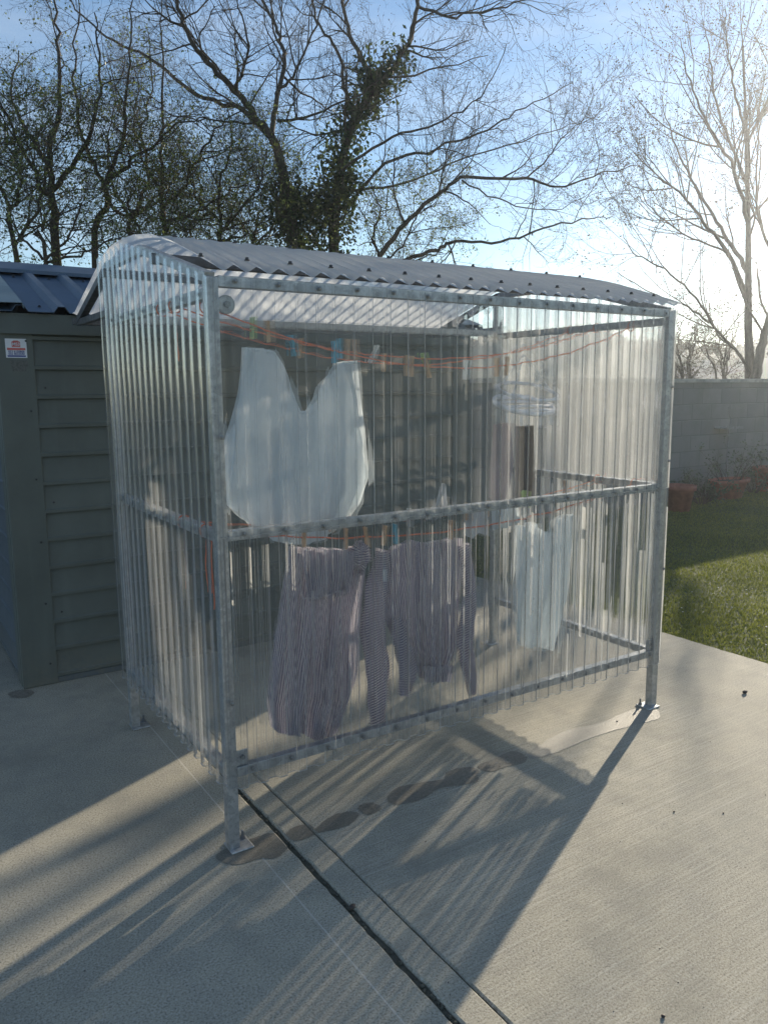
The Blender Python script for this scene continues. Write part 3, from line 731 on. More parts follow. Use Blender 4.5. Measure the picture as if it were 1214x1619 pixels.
# ------------------------------------------------------------------ garments
def ss(x): return x*x*(3-2*x)
def interp(pts, t): p = np.array(pts, float); return np.interp(t, p[:, 0], p[:, 1])
def patch(b, xl, xr, top, bot, y, depth, folds, nu=48, nv=44, seed=0, uvs=1.0, side=1, bulge=.0, closed=False):
    """a hung cloth face: xl/xr as functions of v, top/bot as functions of u"""
    r = np.random.default_rng(seed); U = np.linspace(0, 1, nu); V = np.linspace(0, 1, nv)
    ph = r.uniform(0, 6.3, 8); P = np.zeros((nv, nu, 3)); UV = np.zeros((nv, nu, 2))
    for j, v in enumerate(V):
        x0, x1 = interp(xl, v), interp(xr, v)
        for i, u in enumerate(U):
            zt, zb = interp(top, u), interp(bot, u)
            z = zt+(zb-zt)*v
            edge = math.sin(math.pi*u)**.6 if bulge or closed else 1
            f = depth*(.25+.75*min(1, v*1.3+.15))*(.6*math.sin(folds*u*6.28+ph[0]+1.2*v)+.3*math.sin(folds*1.9*u*6.28+ph[1]-2.0*v)+.22*math.sin(folds*3.3*u*6.28+ph[2]+v*3.))
            f += depth*.35*math.sin(7*v+ph[3]+4*u)*v
            w1 = math.sin(folds*1.35*u*6.28+ph[4]+2.2*v*math.sin(ph[5])); f += depth*.7*(abs(w1)**.6-.6)*min(1, .3+v)
            f += depth*.40*math.exp(-4.5*v)*math.sin(37*u+ph[2])
            f += depth*.12*math.sin(31*u+9*v+ph[6])*math.sin(13*v+ph[7])
            P[j, i] = (x0+(x1-x0)*u, y+f*(edge if closed else 1)-side*bulge*edge*math.sin(math.pi*min(1, v*.9+.1)), z)
            UV[j, i] = (u*uvs, v*abs(zt-zb))
    b.grid(P, UV, flip=side < 0)
def garment_y(key, px): return rope_px(key, px)
def X_(px, py, Y): return on_y(px, py, Y)[0]
def Z_(px, py, Y): return on_y(px, py, Y)[2]

# mint garment: two raised corners with a deep dip between
Y = .37
t = empty('mint_garment', (X_(470, 700, Y), Y, Z_(470, 560, Y)), 'large pale mint garment pegged high by two corners with deep dip between', 'garment')
o0 = np.array(t.location)
xl = [(0, X_(386,550,Y)), (.25, X_(379,620,Y)), (.55, X_(362,710,Y)), (.78, X_(354,770,Y)), (.92, X_(360,810,Y)), (1, X_(378,832,Y))]
xr = [(0, X_(563,570,Y)), (.25, X_(572,640,Y)), (.55, X_(580,710,Y)), (.75, X_(583,770,Y)), (.9, X_(570,810,Y)), (1, X_(548,835,Y))]
Zt = lambda px, py: Z_(px, py, Y)
top = [(0, Zt(386,549)), (.13, Zt(410,551)), (.25, Zt(432,555)), (.33, Zt(442,592)), (.42, Zt(456,632)), (.46, Zt(466,650)), (.54, Zt(474,650)), (.62, Zt(492,620)), (.70, Zt(505,598)), (.78, Zt(518,575)), (.88, Zt(540,571)), (1, Zt(563,570))]
bot = [(0, Zt(370,815)), (.10, Zt(376,832)), (.3, Zt(410,858)), (.5, Zt(470,862)), (.75, Zt(520,852)), (.92, Zt(552,838)), (1, Zt(566,818))]
def hang(name, t, xl, xr, top, bot, Y, depth, folds, mat, seed, uvs, bulge, nu=64, nv=56):
    o0 = np.array(t.location); b = MB()
    patch(b, xl, xr, top, bot, Y-.004, depth, folds, nu, nv, seed, uvs, 1, bulge)
    patch(b, xl, xr, top, bot, Y+.004, depth, folds, nu, nv, seed+50, uvs, -1, bulge)
    b.v = [v-o0 for v in b.v]; return b.build(name, M[mat], t, smooth=True)
hang('cloth_body', t, xl, xr, top, bot, Y, .040, 2.3, 'mint', 3, .7, .035)

b = MB(); uu = np.linspace(.02, .98, 60); b.tube([(interp(xl, 0)+(interp(xr, 0)-interp(xl, 0))*u-o0[0], -.012-.004*math.sin(u*40), interp(top, u)-.010-o0[2]) for u in uu], .0045, 6); b.build('hem', M['mint'], t, True)
# striped trousers, folded over the line
Y = .165
t = empty('pyjama_trousers', (X_(500, 870, Y), Y, Z_(500, 860, Y)), 'navy and white striped trousers folded over the lower line', 'trousers')
xl = [(0, X_(455,865,Y)), (.08, X_(452,885,Y)), (.3, X_(440,960,Y)), (.6, X_(430,1050,Y)), (.85, X_(424,1120,Y)), (1, X_(430,1160,Y))]
xr = [(0, X_(578,862,Y)), (.15, X_(576,900,Y)), (.35, X_(568,960,Y)), (.6, X_(563,1050,Y)), (.8, X_(560,1100,Y)), (1, X_(540,1165,Y))]
Zt = lambda px, py: Z_(px, py, Y)
top = [(0, Zt(455,863)), (.3, Zt(490,866)), (.7, Zt(540,868)), (1, Zt(578,858))]
bot = [(0, Zt(428,1150)), (.12, Zt(440,1163)), (.4, Zt(470,1160)), (.6, Zt(500,1168)), (.85, Zt(530,1163)), (1, Zt(552,1120))]
o = hang('cloth_body', t, xl, xr, top, bot, Y, .024, 3.2, 'stripe', 7, .62, .03)
xl = [(0, X_(468,862,Y)), (.5, X_(470,900,Y)), (1, X_(476,946,Y))]; xr = [(0, X_(548,868,Y)), (.5, X_(546,905,Y)), (1, X_(542,938,Y))]
top = [(0, Zt(468,862)), (1, Zt(548,868))]; bot = [(0, Zt(474,945)), (.5, Zt(505,943)), (1, Zt(540,932))]
hang('waist_flap', t, xl, xr, top, bot, Y-.055, .012, 2.1, 'stripe', 9, .30, .006, 30, 20)
b = MB(); o0 = np.array(t.location)
b.tube([(X_(px, py, Y-.06)-o0[0], -.066, Z_(px, py, Y-.06)-o0[2]) for px, py in ((476,946),(490,945),(507,943),(525,937),(542,932))], .0032, 5)
b.tube([(X_(px, py, Y-.06)-o0[0], -.064, Z_(px, py, Y-.06)-o0[2]) for px, py in ((468,866),(471,900),(476,946))], .0026, 5)
b.tube([(X_(px, py, Y-.06)-o0[0], -.064, Z_(px, py, Y-.06)-o0[2]) for px, py in ((548,870),(545,905),(542,932))], .0026, 5)
b.build('flap_shade_line', M['stripe'], t, True)  # thin tubes along the flap edges, standing for its shadow line
b = MB(); b.tube([(X_(px, py, Y)-o0[0], -.034, Z_(px, py, Y)-o0[2]) for px, py in ((517,946),(514,985),(511,1030),(508,1080),(504,1130),(502,1160))], .0024, 5); b.build('leg_seam', M['stripe'], t, True)
# gathered bunch at the peg
o0 = np.array(t.location); b = MB(); cB = np.array([X_(562,878,Y), Y-.03, Zt(562,878)])
nu, nv = 30, 18; r = np.random.default_rng(3)
P = np.zeros((nv, nu, 3)); UV = np.zeros((nv, nu, 2))
for j in range(nv):
    for i in range(nu):
        a = 2*math.pi*i/(nu-1); c = math.pi*j/(nv-1); rr = 1+.16*math.sin(5*a+3*c)+.10*math.sin(9*c+2*a)
        P[j, i] = cB+np.array([.040*rr*math.sin(c)*math.cos(a), .028*rr*math.sin(c)*math.sin(a), .055*rr*math.cos(c)]); UV[j, i] = (j/nv*.2, i/nu*.2)
b.grid(P, UV); b.v = [v-o0 for v in b.v]; b.build('gathered_hem', M['stripe'], t, smooth=True)
# striped shirt
t = empty('pyjama_shirt', (X_(660, 870, Y), Y, Z_(660, 860, Y)), 'navy and white striped long sleeved top hung upright from its shoulders', 'shirt')
o0 = np.array(t.location)
xl = [(0, X_(596,868,Y)), (.2, X_(598,905,Y)), (.5, X_(606,960,Y)), (.8, X_(628,1030,Y)), (.9, X_(655,1050,Y)), (1, X_(662,1072,Y))]
xr = [(0, X_(728,850,Y)), (.2, X_(728,900,Y)), (.5, X_(722,960,Y)), (.8, X_(720,1020,Y)), (.9, X_(708,1045,Y)), (1, X_(704,1068,Y))]
top = [(0, Zt(598,866)), (.12, Zt(615,870)), (.28, Zt(640,858)), (.4, Zt(655,853)), (.55, Zt(675,858)), (.7, Zt(692,856)), (.8, Zt(705,851)), (1, Zt(728,850))]
bot = [(0, Zt(655,1072)), (.5, Zt(680,1074)), (1, Zt(704,1066))]
hang('shirt_body', t, xl, xr, top, bot, Y, .022, 3.0, 'stripe', 13, .60, .028)
def sleeve(name, path, rad, t, seed, ang=0.0):
    pts = np.array([[X_(x, y, Y), Y-.012+.02*dy, Z_(x, y, Y)] for x, y, dy in path]); k = len(pts); m_ = 34; n_ = 22
    tt = np.linspace(0, k-1, m_); pp = np.stack([np.interp(tt, range(k), pts[:, c]) for c in range(3)], 1); rr = np.interp(tt, range(k), rad)
    for s_ in range(3): pp[1:-1] = (pp[:-2]+pp[1:-1]*2+pp[2:])/4
    T = np.gradient(pp, axis=0); T /= np.linalg.norm(T, axis=1)[:, None]; A_ = np.cross(T, (0, 1., 0)); A_ /= np.linalg.norm(A_, axis=1)[:, None]
    r = np.random.default_rng(seed); ph = r.uniform(0, 6, 4); G = np.zeros((m_, n_, 3)); UVg = np.zeros((m_, n_, 2)); s = 0
    for i in range(m_):
        if i: s += np.linalg.norm(pp[i]-pp[i-1])
        for j in range(n_):
            a = 2*math.pi*j/(n_-1); q = rr[i]*(1+.13*math.sin(3*a+ph[0]+i*.35)+.08*math.sin(5*a+ph[1]-i*.6))
            G[i, j] = pp[i]+A_[i]*q*math.cos(a)+np.array((0, 1, 0))*q*.55*math.sin(a)
            UVg[i, j] = (s*math.cos(ang)+a*rr[i]*math.sin(ang), a*rr[i])
    b = MB(); b.grid(G, UVg); b.v = [v-np.array(t.location) for v in b.v]; return b.build(name, M['stripe'], t, smooth=True)
sleeve('sleeve', [(606,872,.6),(593,925,.3),(588,1000,-.2),(592,1060,-.3),(594,1110,-.2),(596,1144,0)], [.032,.048,.054,.050,.040,.030], t, 2, .25)
sleeve('sleeve_fold', [(622,975,-.2),(631,1030,-1.4),(636,1065,-1.5),(630,1095,-1.2)], [.024,.040,.040,.026], t, 6, .1)
sleeve('sleeve', [(730,860,0),(738,930,-.3),(732,985,-.5),(730,1020,-.4),(738,1060,-.2),(744,1096,0)], [.030,.034,.040,.040,.034,.022], t, 4, .35)
xl = [(0, X_(660,1050,Y)), (1, X_(664,1076,Y))]; xr = [(0, X_(708,1048,Y)), (1, X_(703,1074,Y))]
hang('waistband', t, xl, xr, [(0, Zt(660,1050)), (1, Zt(708,1048))], [(0, Zt(664,1075)), (1, Zt(703,1073))], Y-.036, .006, 4, 'stripe', 15, .2, .004, 30, 8)
b = MB(); aa = np.linspace(0, 2*math.pi, 28); cN = np.array([X_(684,857,Y), Y-.012, Zt(684,857)])
b.tube([cN+np.array([.062*math.cos(a_), .016*math.sin(a_), -.010*math.sin(a_)])-o0 for a_ in aa], .0042, 6); b.build('neckline', M['stripe'], t, True)
b = MB(); q = np.array([X_(596,905,Y), Y-.055, Zt(596,905)]); b.box(q-np.array([.008,.001,.024])-o0, q+np.array([.008,.001,.024])-o0); b.build('care_tag', M['white'], t)

# right-hand pale garment
Y = .40
t = empty('pale_nightdress', (X_(860, 900, Y), Y, Z_(860, 830, Y)), 'long pale mint garment hanging low in the sunlit right corner', 'garment')
Zt = lambda px, py: Z_(px, py, Y)
xl = [(0, X_(818,830,Y)), (.3, X_(812,880,Y)), (.7, X_(806,960,Y)), (1, X_(815,1018,Y))]
xr = [(0, X_(905,815,Y)), (.3, X_(902,880,Y)), (.7, X_(896,960,Y)), (1, X_(878,1020,Y))]
top = [(0, Zt(815,832)), (.25, Zt(838,825)), (.5, Zt(862,845)), (.75, Zt(885,815)), (1, Zt(905,812))]
bot = [(0, Zt(812,1000)), (.2, Zt(828,1024)), (.5, Zt(850,1022)), (.8, Zt(880,1022)), (1, Zt(893,985))]
hang('cloth_body', t, xl, xr, top, bot, Y, .030, 2.4, 'mint', 23, .6, .03)
# smaller pieces
def small(name, label, cat, xl, xr, top, bot, Y, mat, seed, depth=.010, folds=1.6, bulge=.012):
    px = xl[0][1]; t = empty(name, (X_(xl[0][1], xl[0][2], Y), Y, Z_(xl[0][1], xl[0][2], Y)), label, cat)
    f = lambda L_: [(a, X_(x, y, Y)) for a, x, y in L_]; g = lambda L_: [(a, Z_(x, y, Y)) for a, x, y in L_]
    hang('cloth_body', t, f(xl), f(xr), g(top), g(bot), Y, depth, folds, mat, seed, .3, bulge, 24, 28); return t
small('pink_garment', 'narrow pinkish grey garment hanging under the white peg airer', 'garment', [(0,781,672),(.5,776,740),(1,772,790)], [(0,806,668),(.5,810,740),(1,800,792)],
      [(0,783,672),(.5,794,668),(1,804,670)], [(0,774,786),(.5,787,797),(1,799,790)], .52, 'lilac', 31)
small('dark_garment', 'black garment hanging beside the pink one under the airer', 'garment', [(0,814,675),(.5,814,730),(1,812,790)], [(0,842,672),(.5,846,730),(1,844,788)],
      [(0,814,674),(1,842,672)], [(0,812,790),(1,844,788)], .62, 'black', 33)
small('white_cloth', 'small white cloth pegged to the lower line below the mid rail', 'cloth', [(0,740,800),(1,735,848)], [(0,770,796),(1,772,846)],
      [(0,740,800),(1,770,796)], [(0,736,846),(.3,745,852),(.6,760,842),(1,772,848)], .385, 'white', 35)
small('grey_cloth', 'pale grey cloth on the lower line next to the white one', 'cloth', [(0,776,800),(1,778,838)], [(0,816,792),(1,822,826)],
      [(0,776,800),(1,816,792)], [(0,778,838),(.5,800,834),(1,822,826)], .395, 'mint', 37)
small('pointed_cloth', 'white pointed cloth showing above the mid rail near the middle', 'cloth', [(0,698,766),(1,686,806)], [(0,702,764),(1,708,804)],
      [(0,698,765),(1,702,764)], [(0,686,806),(1,708,804)], .5, 'white', 39)
# oval peg airer
Y = .50
c0 = np.array([X_(828,636,Y), Y, Z_(828,640,Y)])
t = empty('peg_airer', c0, 'white plastic oval peg airer hanging from the upper line', 'airer')
M['airer'] = plain('white_plastic', (.84, .84, .86), .9, 0, .05)
def oval(rx, ry, z, n=32): a = np.linspace(0, 2*math.pi, n+1); return np.stack([rx*np.cos(a), ry*np.sin(a), z+0*a], 1)
tilt = np.array([[1, 0, 0], [0, math.cos(.35), -math.sin(.35)], [0, math.sin(.35), math.cos(.35)]])
b = MB(); b.tube(oval(.165, .13, 0)@tilt.T, .012, 8); b.build('oval_frame', M['airer'], t, True)
b = MB(); b.tube(oval(.165, .13, .07)@tilt.T, .009, 8); b.build('oval_frame', M['airer'], t, True)
for k in (-.085, -.03, .03, .085):
    w = .165*math.sqrt(1-(k/.13)**2); b = MB(); b.tube(np.array([(-w, k, 0), (0, k, .004), (w, k, 0)])@tilt.T, .0105, 6); b.build('cross_bar', M['airer'], t, True)
hk = rope_px('u3', 828)-c0
for sx in (-.15, .15):
    for sy in (-.05, .05):
        p0 = np.array([sx, sy*1.2, .055])@tilt.T; b = MB()
        for i in range(10):
            a = p0+(hk-np.array([0, 0, .03])-p0)*(i/10); c = p0+(hk-np.array([0, 0, .03])-p0)*((i+.8)/10); b.tube([a, (a+c)/2+np.array([.002, 0, 0]), c], .003, 5)
        b.build('chain', M['airer'], t)
b = MB(); a = np.linspace(-.6, 4.2, 16); b.tube(np.stack([hk[0]+.014*np.cos(a), hk[1]+0*a, hk[2]+.002+.014*np.sin(a)], 1), .003, 6); b.build('hook', M['airer'], t)
for i, (ax, ay) in enumerate(((-.15, -.05), (-.10, -.10), (.1, -.1), (.15, .03), (0, -.128))):
    p = np.array([ax, ay, -.006])@tilt.T; b = MB(); b.box(p+np.array([-.008, -.004, -.06]), p+np.array([-.001, .004, 0])); b.box(p+np.array([.001, -.004, -.06]), p+np.array([.008, .004, 0])); b.build('clip', M['airer'], t)

# ------------------------------------------------------------------ pegs
def make_peg(name):
    t = bpy.data.objects.new(name, None); COL.objects.link(t); return t
def peg_meshes():
    out = []
    for s in (-1, 1):
        b = MB(); pr = [(s*.0015, -.036), (s*.0075, -.036), (s*.0085, -.01), (s*.0065, .012), (s*.0105, .036), (s*.0045, .036), (s*.0025, .006), (s*.0035, -.008), (s*.0015, -.02)]
        n = len(pr); V = [(x, -.005, z) for x, z in pr]+[(x, .005, z) for x, z in pr]
        if s < 0: Fc = [tuple(range(n)), tuple(range(2*n-1, n-1, -1))]+[(i, i+n, (i+1) % n+n, (i+1) % n) for i in range(n)]
        else: Fc = [tuple(range(n))[::-1], tuple(range(n, 2*n))]+[((i+1) % n, (i+1) % n+n, i+n, i) for i in range(n)]
        b.add(V, Fc); out.append(b)
    b = MB(); a = np.linspace(0, 6.28*3, 30); b.tube(np.stack([.0035*np.cos(a), -.006+.012*a/18.9, .004+.0035*np.sin(a)], 1), .0008, 4); return out, b
protos = {}
PI = math.pi
def peg(mat, key, px, dz, tilt, label):
    if mat not in protos:
        hs, sp = peg_meshes(); me = []
        for b in hs: o = b.build('prong', M[mat]); me.append(o.data); bpy.data.objects.remove(o)
        o = sp.build('spring', M['bolt']); me.append(o.data); bpy.data.objects.remove(o); protos[mat] = me
    p = rope_px(key, px); t = empty('clothes_peg', (p[0], p[1], p[2]+dz), label, 'clothes peg', 'clothes pegs on the orange lines'); t.scale = (1.12, 1.12, 1.12); t.rotation_euler = (tilt[1]*.9, 0, PI/2+tilt[2]*1.2-.3)
    for nm, me in zip(('prong', 'prong', 'spring'), protos[mat]):
        o = bpy.data.objects.new(nm, me); COL.objects.link(o); o.parent = t
PI = math.pi
PEGS = [
 ('green_peg','u2',399,.012,(0,.05,.3),'green and white peg on the left raised corner of the mint garment'),
 ('wood_peg','u2',424,.012,(0,-.04,.2),'wooden peg on the left corner of the mint garment'),
 ('blue_peg','u2',462,-.02,(0,PI+.15,.4),'blue and white peg hanging down over the dip of the mint garment'),
 ('wood_peg','u3',474,.014,(0,.1,.2),'wooden peg on the line behind the dip of the mint garment'),
 ('blue_peg','u1',528,-.004,(0,.03,.5),'tall blue peg on the highest line above the mint garment'),
 ('blue_peg','u2',536,.010,(0,-.1,.3),'blue peg on the right raised corner of the mint garment'),
 ('wood_peg','u2',550,.010,(0,.06,.2),'wooden peg on the right corner of the mint garment'),
 ('wood_peg','u2',561,.010,(0,-.08,.2),'outer wooden peg on the right corner of the mint garment'),
 ('white_peg','u2',590,.004,(0,.55,.3),'white peg lying slanted just right of the mint garment'),
 ('wood_peg','u3',607,.004,(0,.05,.3),'thin wooden peg right of the slanted white peg'),
 ('wood_peg','u1',641,-.004,(0,.0,.2),'left wooden peg of the pair near the middle of the highest line'),
 ('wood_peg','u1',650,-.004,(0,.04,.2),'right wooden peg of the pair near the middle of the highest line'),
 ('wood_peg','u1',675,-.006,(0,PI,.2),'wooden peg hanging head down next to the green peg'),
 ('green_peg','u2',671,-.012,(0,PI-.15,.4),'green peg hanging down near the middle of the upper lines'),
 ('white_peg','u1',735,-.006,(0,.1,.3),'white peg on the highest line right of the middle'),
 ('wood_peg','u1',785,-.004,(0,0,.2),'wooden peg on the upper line left of the airer'),
 ('wood_peg','u1',801,-.004,(0,.12,.3),'wooden peg on the upper line nearest the airer'),
 ('wood_peg','l1',480,-.002,(0,.05,.2),'wooden peg at the left end of the striped trousers'),
 ('wood_peg','l2',516,.004,(0,-.5,.3),'slanted wooden peg on the line behind the striped trousers'),
 ('wood_peg','l1',547,-.002,(0,.0,.2),'wooden peg left of the gathered trouser hem'),
 ('wood_peg','l1',579,-.002,(0,-.15,.2),'wooden peg right of the gathered trouser hem'),
 ('wood_peg','l1',607,.002,(0,.12,.2),'wooden peg on the left shoulder of the striped top'),
 ('blue_peg','l1',624,.008,(0,-.1,.3),'blue peg on the left shoulder of the striped top'),
 ('white_peg','l2',646,.004,(0,.05,.3),'white peg standing behind the collar of the striped top'),
 ('white_peg','l2',684,.002,(0,1.45,.2),'white peg lying flat over the neck of the striped top'),
 ('wood_peg','l1',713,.004,(0,.0,.2),'wooden peg on the right shoulder of the striped top'),
 ('wood_peg','l2',737,-.004,(0,.05,.2),'wooden peg on the left end of the white cloth'),
 ('wood_peg','l2',770,-.004,(0,-.03,.2),'wooden peg on the right end of the white cloth'),
 ('green_peg','l2',828,.006,(0,.05,.3),'green peg on the left corner of the long pale garment'),
 ('wood_peg','l2',893,.006,(0,-.05,.3),'wooden peg on the right corner of the long pale garment'),
]
for a in PEGS: peg(*a)

# ------------------------------------------------------------------ trees
class Tree:
    def __init__(s, seed): s.r = np.random.default_rng(seed); s.lines = []; s.tips = []
    def unit(s, v): return v/(np.linalg.norm(v)+1e-9)
    def limb(s, pts, r0, r1, jitter=.0):       # a main limb through given places, smoothed
        pts = np.array(pts, float); k = len(pts); n = max(8, 5*(k-1)+1); t = np.linspace(0, k-1, n); i = np.minimum(t.astype(int), k-2); f = (t-i)[:, None]
        e = np.vstack([2*pts[0]-pts[1], pts, 2*pts[-1]-pts[-2]]); p0, p1, p2, p3 = e[i], e[i+1], e[i+2], e[i+3]
        P = .5*(2*p1+(p2-p0)*f+(2*p0-5*p1+4*p2-p3)*f*f+(-p0+3*p1-3*p2+p3)*f**3)
        if jitter: P[1:-1] += s.r.normal(0, jitter, (n-2, 3))
        R = r0+(r1-r0)*np.linspace(0, 1, n)**.85; s.lines.append((P, R, 7)); return P, R
    def shoot(s, p, d, ln, r0, n, curve, up, sides):
        d = s.unit(d); P = [p]; st = ln/(n-1)
        for i in range(n-1):
            d = s.unit(d+s.r.normal(0, curve, 3)+np.array([0, 0, up])); P.append(P[-1]+d*st)
        P = np.array(P); R = r0*(1-.75*np.linspace(0, 1, n)); s.lines.append((P, R, sides)); return P, R
    def grow(s, P, R, levels, lv=0):
        if lv >= len(levels): 
            s.tips.append(P[-1]); return
        L_ = levels[lv]; n = max(1, int(s.r.poisson(L_['n']))) if L_['n'] < 30 else L_['n']
        tan = np.gradient(P, axis=0)
        for k in range(n):
            t = s.r.uniform(L_.get('t0', .2), 1.0); x = t*(len(P)-1); i = min(int(x), len(P)-2); q = P[i]+(P[i+1]-P[i])*(x-i); tg = s.unit(tan[i])
            side = s.unit(np.cross(tg, s.r.normal(0, 1, 3))); a = L_.get('ang', .9)+s.r.normal(0, .2)
            d = tg*math.cos(a)+side*math.sin(a); d[1] *= L_.get('flat', 1.0)
            ln = L_['len']*s.r.uniform(.55, 1.3)*(1.15-.5*t); rr = min(R[i]*.62, L_['r'])*s.r.uniform(.7, 1.1)
            Q, QR = s.shoot(q, d, ln, max(rr, L_.get('rmin', .0016)), L_.get('pts', 6), L_.get('curve', .14), L_.get('up', .03), L_.get('sides', 4))
            s.grow(Q, QR, levels, lv+1)
    def mesh(s, name, mat, parent, o0, lines=None):
        groups = {}
        for P, R, k in (lines or s.lines): groups.setdefault((len(P), k), []).append((P, R))
        Vs, Qs, off = [], [], 0
        for (m_, k), it in groups.items():
            P = np.array([a for a, _ in it]); R = np.array([b_ for _, b_ in it]); N_ = len(it)
            T = np.gradient(P, axis=1); T /= np.linalg.norm(T, axis=2)[..., None]+1e-12
            ref = np.array([.83, .21, .52]); A_ = np.cross(T, ref); A_ /= np.linalg.norm(A_, axis=2)[..., None]+1e-9; B_ = np.cross(T, A_)
            th = np.arange(k)*2*math.pi/k
            V = P[:, :, None]+R[:, :, None, None]*(A_[:, :, None]*np.cos(th)[None, None, :, None]+B_[:, :, None]*np.sin(th)[None, None, :, None])
            Vs.append(V.reshape(-1, 3))
            i, j = np.meshgrid(np.arange(m_-1), np.arange(k), indexing='ij'); i = i.ravel(); j = j.ravel(); j2 = (j+1) % k
            q = np.stack([i*k+j, i*k+j2, (i+1)*k+j2, (i+1)*k+j], 1); Q = (q[None]+(np.arange(N_)*m_*k)[:, None, None]).reshape(-1, 4)+off
            Qs.append(Q); off += N_*m_*k
        return fast_mesh(name, np.concatenate(Vs)-o0, np.concatenate(Qs), mat, parent, True)
def leaves(name, pts, per, spread, size, mat, parent, o0, seed):
    r = np.random.default_rng(seed); pts = np.asarray(pts); c = np.repeat(pts, per, 0); n = len(c); c = c+r.normal(0, spread, (n, 3))
    e1 = r.normal(0, 1, (n, 3)); e1 /= np.linalg.norm(e1, axis=1)[:, None]; e2 = np.cross(e1, r.normal(0, 1, (n, 3))); e2 /= np.linalg.norm(e2, axis=1)[:, None]
    s = (size*r.uniform(.5, 1.3, n))[:, None]
    V = np.stack([c-e1*s, c+e2*s*.55, c+e1*s, c-e2*s*.55], 1).reshape(-1, 3)-o0
    return fast_mesh(name, V, np.arange(4*n).reshape(-1, 4), mat, parent)
def finish(tr, name, label, base, bark_, nl, leafspec=None, group=None, ivy=None, rng=0):
    t = empty(name, base, label, 'tree', group); o0 = np.array(base)
    big = [l for l in tr.lines if l[2] >= 6]; fine = [l for l in tr.lines if l[2] < 6]
    tr.mesh('trunk', M[bark_], t, o0, big); tr.mesh('branches', M[bark_], t, o0, fine)
    if leafspec: leaves('leaves', tr.tips if leafspec.get('tips') is None else leafspec['tips'], leafspec['per'], leafspec['spread'], leafspec['size'], M[leafspec['mat']], t, o0, rng+1)
    if ivy is not None: leaves('ivy', ivy[0], ivy[1], ivy[2], ivy[3], M['ivy'], t, o0, rng+2)
    return t
def along(P, n, r, rad):
    t = r.uniform(0, len(P)-1.001, n); i = t.astype(int); q = P[i]+(P[np.minimum(i+1, len(P)-1)]-P[i])*(t-i)[:, None]; d = r.normal(0, 1, (n, 3)); d /= np.linalg.norm(d, axis=1)[:, None]
    return q+d*rad*np.sqrt(r.random((n, 1)))
LV_BIG = [dict(n=10, len=1.0, r=.014, ang=.85, t0=.12, pts=8, curve=.16, up=.04, sides=5), dict(n=7, len=.50, r=.0065, ang=.8, t0=.15, pts=6, curve=.18, up=.05, sides=4),
          dict(n=3.8, len=.24, r=.0038, ang=.75, pts=5, curve=.2, up=.06, sides=3), dict(n=1.6, len=.10, r=.0028, ang=.7, pts=4, curve=.2, up=.08, sides=3)]
def trunk_base(x, y, d): p = at(x, y, d); return np.array([p[0], p[1], -.1])

# ivy clad tree with the low sweeping limbs
D = 9.6; tr = Tree(21); g = trunk_base(530, 420, D)
def A_(x, y, dd=0): return at(x, y, D+dd)
ivp = []
P0, R0_ = tr.limb([g, A_(528,400), A_(535,300), A_(552,210), A_(578,160)], .08, .042)
ivp += [along(P0[5:14], 170, tr.r, .24), along(P0[8:], 130, tr.r, .17), along(P0[4:10]+np.array([-.25, .1, 0]), 70, tr.r, .15)]
limbs = [([A_(578,165), A_(590,130), A_(560,70,.2), A_(545,20,.4), A_(540,-60,.5)], .055, .03), ([A_(585,150), A_(620,110,-.1), A_(650,55,-.3), A_(662,0,-.4), A_(665,-60,-.5)], .06, .03),
         ([A_(560,185), A_(545,140,.3), A_(535,80,.5), A_(500,30,.8), A_(490,-50,1)], .045, .02), ([A_(660,10,-.4), A_(720,25,-.6), A_(790,15,-.8), A_(850,-5,-1)], .028, .010),
         ([A_(600,405,-.2), A_(640,355,-.4), A_(690,310,-.6), A_(730,285,-.8), A_(830,283,-1.0), A_(880,295,-1.1), A_(950,275,-1.2), A_(1005,262,-1.3)], .05, .006),
         ([A_(560,430,.2), A_(625,415,.1), A_(690,395,0), A_(720,382,-.1), A_(790,383,-.3), A_(860,362,-.5), A_(930,345,-.7), A_(965,343,-.8)], .05, .006),
         ([A_(545,330,.2), A_(610,260,0), A_(690,235,-.3), A_(770,205,-.6), A_(830,170,-.8), A_(905,130,-1)], .035, .006),
         ([A_(540,270,-.2), A_(620,215,-.4), A_(690,195,-.6), A_(760,150,-.9), A_(800,70,-1.1)], .03, .006),
         ([A_(550,300,.4), A_(640,290,.6), A_(730,250,.8), A_(850,215,.9), A_(930,185,1.0)], .03, .006),
         ([A_(690,310,-.6), A_(700,280,-.8), A_(712,215,-1.0), A_(740,130,-1.1)], .018, .005), ([A_(830,283,-1.0), A_(865,250,-1.1), A_(900,205,-1.2), A_(960,180,-1.3)], .016, .004),
         ([A_(720,382,-.1), A_(700,415,-.2), A_(650,440,-.2)], .015, .005), ([A_(565,195,0), A_(510,215,.2), A_(440,190,.4)], .03, .008),
         ([A_(730,285,-.7), A_(800,320,-.9), A_(880,330,-1.0), A_(940,300,-1.1)], .016, .004)]
for pts, r0, r1 in limbs:
    P, R = tr.limb(pts, r0*.66, r1*.6, .012); tr.grow(P, R, LV_BIG)
    if r0 >= .055: ivp.append(along(P[:9], 70, tr.r, .08))
tr.grow(P0[10:], R0_[10:], LV_BIG); 
finish(tr, 'ivy_clad_tree', 'bare tree with ivy trunk and long low limbs above the shelter roof', g, 'bark', 0, dict(per=1, spread=.005, size=.009, mat='bud'), 'bare trees behind the wall', (np.concatenate(ivp), 13, .095, .032), 5)

